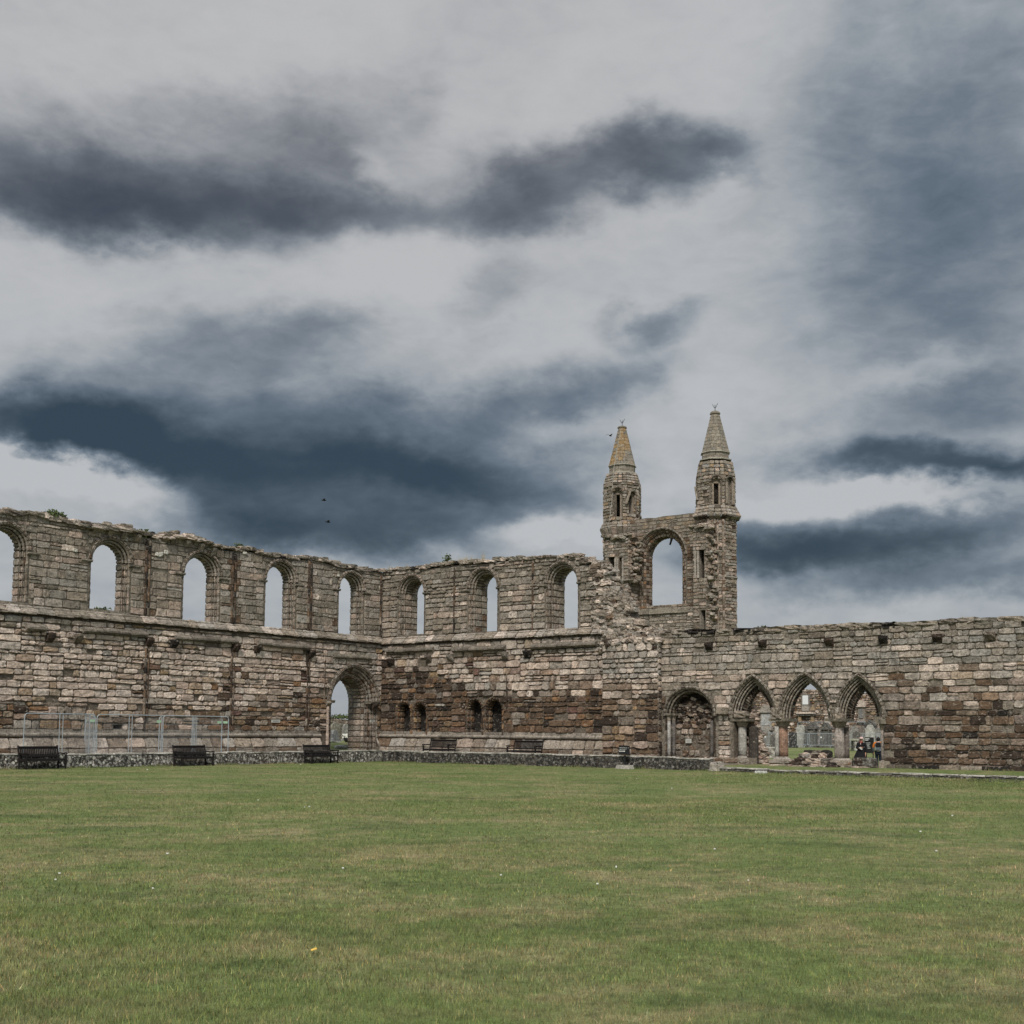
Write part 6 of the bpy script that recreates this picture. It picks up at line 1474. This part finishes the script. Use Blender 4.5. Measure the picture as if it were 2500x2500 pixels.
def hand(chains, base, palm, dirv, side):
    """palm + five fingers as short chains branching off the wrist point index"""
    d = Vector(dirv).normalized(); sd = Vector(side).normalized()
    for k, (o_, L) in enumerate(((-.03, .060), (-.010, .072), (.010, .068), (.03, .052))):
        p = Vector(palm) + sd * o_ + d * .05; chains.append([base, (*(p), .011), (*(p + d * L * .55 + Vector((0, .008, 0))), .009), (*(p + d * L + Vector((0, .02, 0))), .007)])
    p = Vector(palm) - sd * .04; chains.append([base, (*(p + d * .01), .012), (*(p + d * .045 - sd * .012), .009)])
def build_person(kind, P, zg, face_n, lab):
    r = root('person', (P[0], P[1], zg), lab, 'person', rz=math.atan2(-face_n[0], face_n[1]))   # local +y = facing
    F_ = kind == 'woman'; H = 1.66 if F_ else 1.70; k = H / 1.7
    # one continuous body: pelvis, spine, neck, head, arms, legs
    if F_:
        aL = [(-.19, .0, 1.36, .055), (-.25, .02, 1.10, .045), (-.22, .05, .86, .034), (-.22, .08, .79, .030)]
        aR = [(.19, .0, 1.36, .055), (.25, .06, 1.12, .045), (.08, .24, 1.10, .034), (.02, .27, 1.12, .030)]
        lL = [(-.10, .0, .86, .085), (-.11, .05, .48, .060), (-.12, .00, .10, .042), (-.12, .13, .035, .035)]; lR = [(.10, 0, .86, .085), (.12, .10, .48, .06), (.12, .14, .10, .042), (.12, .27, .035, .035)]
    else:
        aL = [(-.20, .0, 1.38, .055), (-.27, .03, 1.12, .045), (-.25, .12, .90, .034), (-.24, .15, .84, .03)]
        aR = [(.20, .0, 1.38, .055), (.27, .03, 1.12, .045), (.24, .14, .92, .034), (.22, .17, .86, .03)]
        lL = [(-.10, 0, .88, .09), (-.09, .06, .48, .062), (-.07, -.04, .10, .044), (-.08, .09, .035, .037)]; lR = [(.10, 0, .88, .09), (.09, .02, .48, .062), (.06, .04, .10, .044), (.07, .17, .035, .037)]
    ch = [[(0, 0, .94, .13), (0, -.01, 1.12, .115), (0, -.01, 1.30, .135), (0, 0, 1.42, .075), (0, .01, 1.49, .050), (0, .03, 1.56, .078), (0, .03, 1.64, .086), (0, .02, 1.70, .045)]]
    ch += [[2] + aL, [2] + aR, [0] + lL, [0] + lR]
    hand(ch, 11, (aL[3][0], aL[3][1], aL[3][2] - .02), (0, .1, -1), (0, 1, 0)); hand(ch, 15, (aR[3][0], aR[3][1], aR[3][2]), ((-1, .1, .1) if F_ else (0, .3, -1)), (0, 0, 1) if F_ else (0, 1, 0))
    body = skin_mesh('body', ch, M_SKIN, r, 2)
    for x in (-.03, .03): mb = MB(); mb.lathe((x, .105, 1.605), [(.002, -.008), (.009, 0), (.002, .008)], 6); mb.build('eye', M_IRON, r, False)
    mb = MB(); mb.add([(-.014, .10, 1.565), (.014, .10, 1.565), (0, .135, 1.57), (0, .105, 1.61)], [(0, 1, 2), (0, 2, 3), (1, 3, 2), (0, 3, 1)]); mb.build('nose', M_SKIN, r, False)
    mb = MB(); mb.box((0, .108, 1.535), (.04, .008, .008)); mb.build('mouth', M_RED, r, False)
    for x in (-.082, .082): mb = MB(); mb.box((x, .02, 1.585), (.012, .03, .05)); mb.build('ear', M_SKIN, r, False)
    pts = lambda a, add: [(x, y, z, q + add) for x, y, z, q in a]
    # trousers and shoes
    trs = [[(0, 0, .93, .145)], [0] + pts(lL[:3], .022), [0] + pts(lR[:3], .022)]
    skin_mesh('trousers', trs, M_COAT if F_ else M_DENIM, r, 2)
    for a in (lL, lR): skin_mesh('shoe', [[(a[2][0], a[2][1] - .03, .05, .045), (a[2][0], a[2][1] + .06, .045, .045), (a[3][0], a[3][1] + .02, .035, .036)]], M_IRON, r, 1)
    if F_:
        # long open coat: torso, skirt and sleeves
        skin_mesh('coat', [[(0, -.01, 1.12, .155), (0, -.01, 1.32, .165), (0, 0, 1.42, .11)], [1] + pts(aL[:3], .028), [1] + pts(aR[:3], .028)], M_COAT, r, 2)
        mb = MB(); n = 22; V = []; F = []
        for i, (z, a, b) in enumerate(((1.16, .17, .15), (1.0, .21, .19), (.8, .26, .22), (.6, .32, .24), (.44, .37, .26))):
            for q in range(n):
                an = 2 * math.pi * q / n; wv = 1 + (.07 * math.sin(5 * an + i) if i > 1 else 0) + (.22 * max(0, math.cos(an)) * i / 4)
                V.append((a * math.cos(an) * wv + .02 * i, b * math.sin(an) * wv - .01, z + (.03 * math.sin(3 * an) if i == 4 else 0)))
        for i in range(4):
            for q in range(n): F.append((i * n + q, (i + 1) * n + q, (i + 1) * n + (q + 1) % n, i * n + (q + 1) % n))
        mb.add(V, F); mb.build('coat_skirt', M_COAT, r, False, True)
        mb = MB(); mb.lathe((0, .015, 0), [(.075, 1.585), (.108, 1.60), (.105, 1.66), (.08, 1.71), (.02, 1.735)], 14); mb.tube([(.07, -.03, 1.62), (.11, -.05, 1.54), (.12, -.06, 1.44)], [.05, .055, .03], 8); mb.build('headscarf', M_SCARF, r, False, True)
        mb = MB(); mb.box((0, .115, 1.605), (.14, .02, .035)); mb.build('sunglasses', M_BLACK, r, False)
        mb = MB(); mb.tube([(-.08, .10, 1.46), (0, .15, 1.40), (.08, .10, 1.46)], [.03, .04, .03], 8); mb.build('neck_scarf', M_RED, r, False, True)
        mb = MB(); mb.add([(-.02, .165, 1.42), (.05, .17, 1.41), (.02, .18, 1.28)], [(0, 1, 2)]); mb.add([(-.02, .155, 1.42), (.05, .16, 1.41), (.02, .17, 1.28)], [(2, 1, 0)]); mb.build('blouse', M_SCARF, r, False)
        o = MB(); o.add([(.10, .30, 1.15), (.0, .33, 1.19), (-.11, .33, 1.06), (-.03, .30, 1.02)], [(0, 1, 2, 3), (3, 2, 1, 0)]); o2 = o.build('leaflet', M_WHITE, None, False)
        o2.location = r.location; o2.rotation_euler = r.rotation_euler; tag(o2, 'folded white leaflet held by the woman in black', 'leaflet')
    else:
        skin_mesh('jacket', [[(0, 0, 1.10, .15), (0, 0, 1.32, .165), (0, .01, 1.43, .10)], [1] + pts(aL[:3], .026), [1] + pts(aR[:3], .026)], M_GREY, r, 2)
        skin_mesh('shirt_tail', [[(0, 0, 1.14, .155), (0, 0, 1.0, .165), (0, 0, .90, .165)]], M_TEE, r, 2)
        for x in (-1, 1):
            skin_mesh('orange_shoulder', [[(x * .09, -.06, 1.44, .05), (x * .20, -.03, 1.38, .075), (x * .25, .0, 1.22, .068), (x * .27, .02, 1.10, .06)]], M_ORG, r, 2)
        mb = MB(); mb.lathe((0, .015, 0), [(.06, 1.50), (.10, 1.54), (.108, 1.62), (.09, 1.69), (.03, 1.725)], 14); mb.build('hair', M_HAIR, r, False, True)
        bpk = MB(); bpk.box((0, -.20, 1.24), (.28, .16, .36), (.02, .02, .02), .12); o2 = bpk.build('backpack', M_COAT, None, False)
        bpk = MB(); bpk.box((0, -.29, 1.10), (.30, .03, .12)); o3 = bpk.build('pocket', M_GREY, o2, False)
        for x in (-.11, .11): st_ = MB(); st_.tube([(x, -.12, 1.12), (x, -.04, 1.40), (x, .10, 1.40), (x, .17, 1.25), (x * 1.2, .05, 1.08)], .014, 5); st_.build('strap', M_ORG, o2, False)
        o2.location = r.location; o2.rotation_euler = r.rotation_euler; tag(o2, 'small black backpack on the walker with the orange shoulders', 'backpack')
    return r
P = gB(2103, 14.0); build_person('woman', P, gz(P), nrm(-P + EYE * np.array([1, 1, 0]) + np.array([-12, 0, 0])), 'woman in a long black coat and pale headscarf holding a leaflet in the right arch')
print('woman z', gz(P), 'headtop', FB.pz(2103, 1799, 14))
P = gB(2144, 15.0); build_person('walker', P, gz(P), nrm(P - EYE * np.array([1, 1, 0])), 'person seen from behind in orange and grey top by the last column')
print('walker z', gz(P), 'head', FB.pz(2144, 1801, 15), 'feet', FB.pz(2144, 1873, 15))

# ------------------------------------------------------------------ lawn: blades near the camera, flecks of white flowers
def blades():
    out = []; fringe = []; zoff = []
    for (y0, y1, dens, hs, wd) in ((5.2, 8.5, 5200, .030, .0042), (8.5, 12.5, 2600, .032, .0062), (12.5, 20, 900, .034, .010), (20, 34, 300, .036, .017), (34, 50, 110, .036, .026), (50, 72, 60, .036, .036)):
        n = int(dens * ((y1 * y1 - y0 * y0) * .46 + 1.0 * (y1 - y0)))
        y = np.sqrt(RNG.uniform(y0 * y0, y1 * y1, n)); x = RNG.uniform(-1, 1, n) * (.46 * y + .5)
        h = hs * RNG.uniform(.45, 1.3, n); w = wd * RNG.uniform(.6, 1.4, n); a = RNG.uniform(0, 6.283, n); l = RNG.normal(0, .5, (n, 2)) * h[:, None]
        out.append((x, y, h, w, a, l))
    for (fr, s0, s1, zf) in ((FLA, -30, -3, 0), (FLB, 3, C1 - 10, 0), (FC, a4.s1, C1 - 10, .26)):
        n = int((s1 - s0) * 130); ss = RNG.uniform(s0, s1, n); dd = -RNG.uniform(.0, .14, n); Pn = np.array([fr.pt(a_, 0, b_) for a_, b_ in zip(ss, dd)]); hh = RNG.uniform(.03, .13, n) * (1 + .6 * np.sin(ss * 1.7)) * .8; fringe.append(len(out)); zoff.append((len(out), [zf or gz(p_) for p_ in Pn]))
        out.append((Pn[:, 0], Pn[:, 1], hh, RNG.uniform(.012, .024, n), RNG.uniform(0, 6.283, n), RNG.normal(0, .35, (n, 2)) * hh[:, None]))
    x, y, h, w, a = [np.concatenate([o[i] for o in out]) for i in range(5)]; l = np.vstack([o[5] for o in out]); n = len(x)
    V = np.zeros((n, 3, 3)); dx, dy = np.cos(a) * w / 2, np.sin(a) * w / 2
    V[:, 0] = np.stack([x - dx, y - dy, np.full(n, -.016)], 1); V[:, 1] = np.stack([x + dx, y + dy, np.full(n, -.016)], 1); V[:, 2] = np.stack([x + l[:, 0], y + l[:, 1], h], 1)
    st_ = np.cumsum([0] + [len(o[0]) for o in out])
    for i_, z_ in zoff: V[st_[i_]:st_[i_ + 1], :, 2] += np.array(z_)[:, None]
    me = bpy.data.meshes.new('grass_blades'); me.vertices.add(n * 3); me.vertices.foreach_set('co', V.astype(np.float32).ravel())
    me.loops.add(n * 3); me.loops.foreach_set('vertex_index', np.arange(n * 3, dtype=np.int32)); me.polygons.add(n); me.polygons.foreach_set('loop_start', np.arange(0, n * 3, 3, dtype=np.int32)); me.polygons.foreach_set('loop_total', np.full(n, 3, dtype=np.int32))
    me.update(calc_edges=True); me.validate()
    c = RNG.uniform(.38, 1.7, n)[:, None] * np.stack([RNG.uniform(.85, 1.25, n), np.ones(n), RNG.uniform(.7, 1.2, n)], 1)
    straw = RNG.random(n) < .16; c[straw] *= np.array([1.75, 1.35, 1.6]); fd = np.clip(16 / np.maximum(y, 1), .25, 1)[:, None]; c = 1.04 + (c - 1.04) * fd
    at = me.color_attributes.new('Col', 'FLOAT_COLOR', 'POINT'); cc = np.ones((n * 3, 4), np.float32); cc[:, :3] = np.repeat(c, 3, 0); at.data.foreach_set('color', cc.ravel())
    me.materials.append(M_BLADE); o = bpy.data.objects.new('grass_blades', me); link(o); tag(o, 'short worn lawn grass, green with dry straw patches', 'grass', kind='stuff'); print('blades', n)
blades()
st = Stones()
for k in range(30):
    X, Y = random.uniform(60, 2450), 1860 + 400 * random.random() ** 2.8; P = on_z(X, Y, .02)
    a, b = local(P)
    if a > -3.4 or b < 3.4: continue
    s_ = random.uniform(.006, .010) * (1 + P[1] / 15); P[2] = gz(P) + .025
    st.chunk(P, (s_ * 1.3, s_, s_ * .8), (.6, .6, .55), random.uniform(0, 3), 0)
tag(st.build('white_flowers', M_PETAL), 'tiny white flowers and feathers scattered over the lawn', 'flowers', kind='stuff')
P = on_z(766, 2318, .03); st = Stones(); st.chunk(P, (.045, .028, .012), (.6, .4, .1), .4, .3); tag(st.build('fallen_leaf', M_LEAF), 'single yellow leaf lying on the lawn near the bottom of the picture', 'leaf')
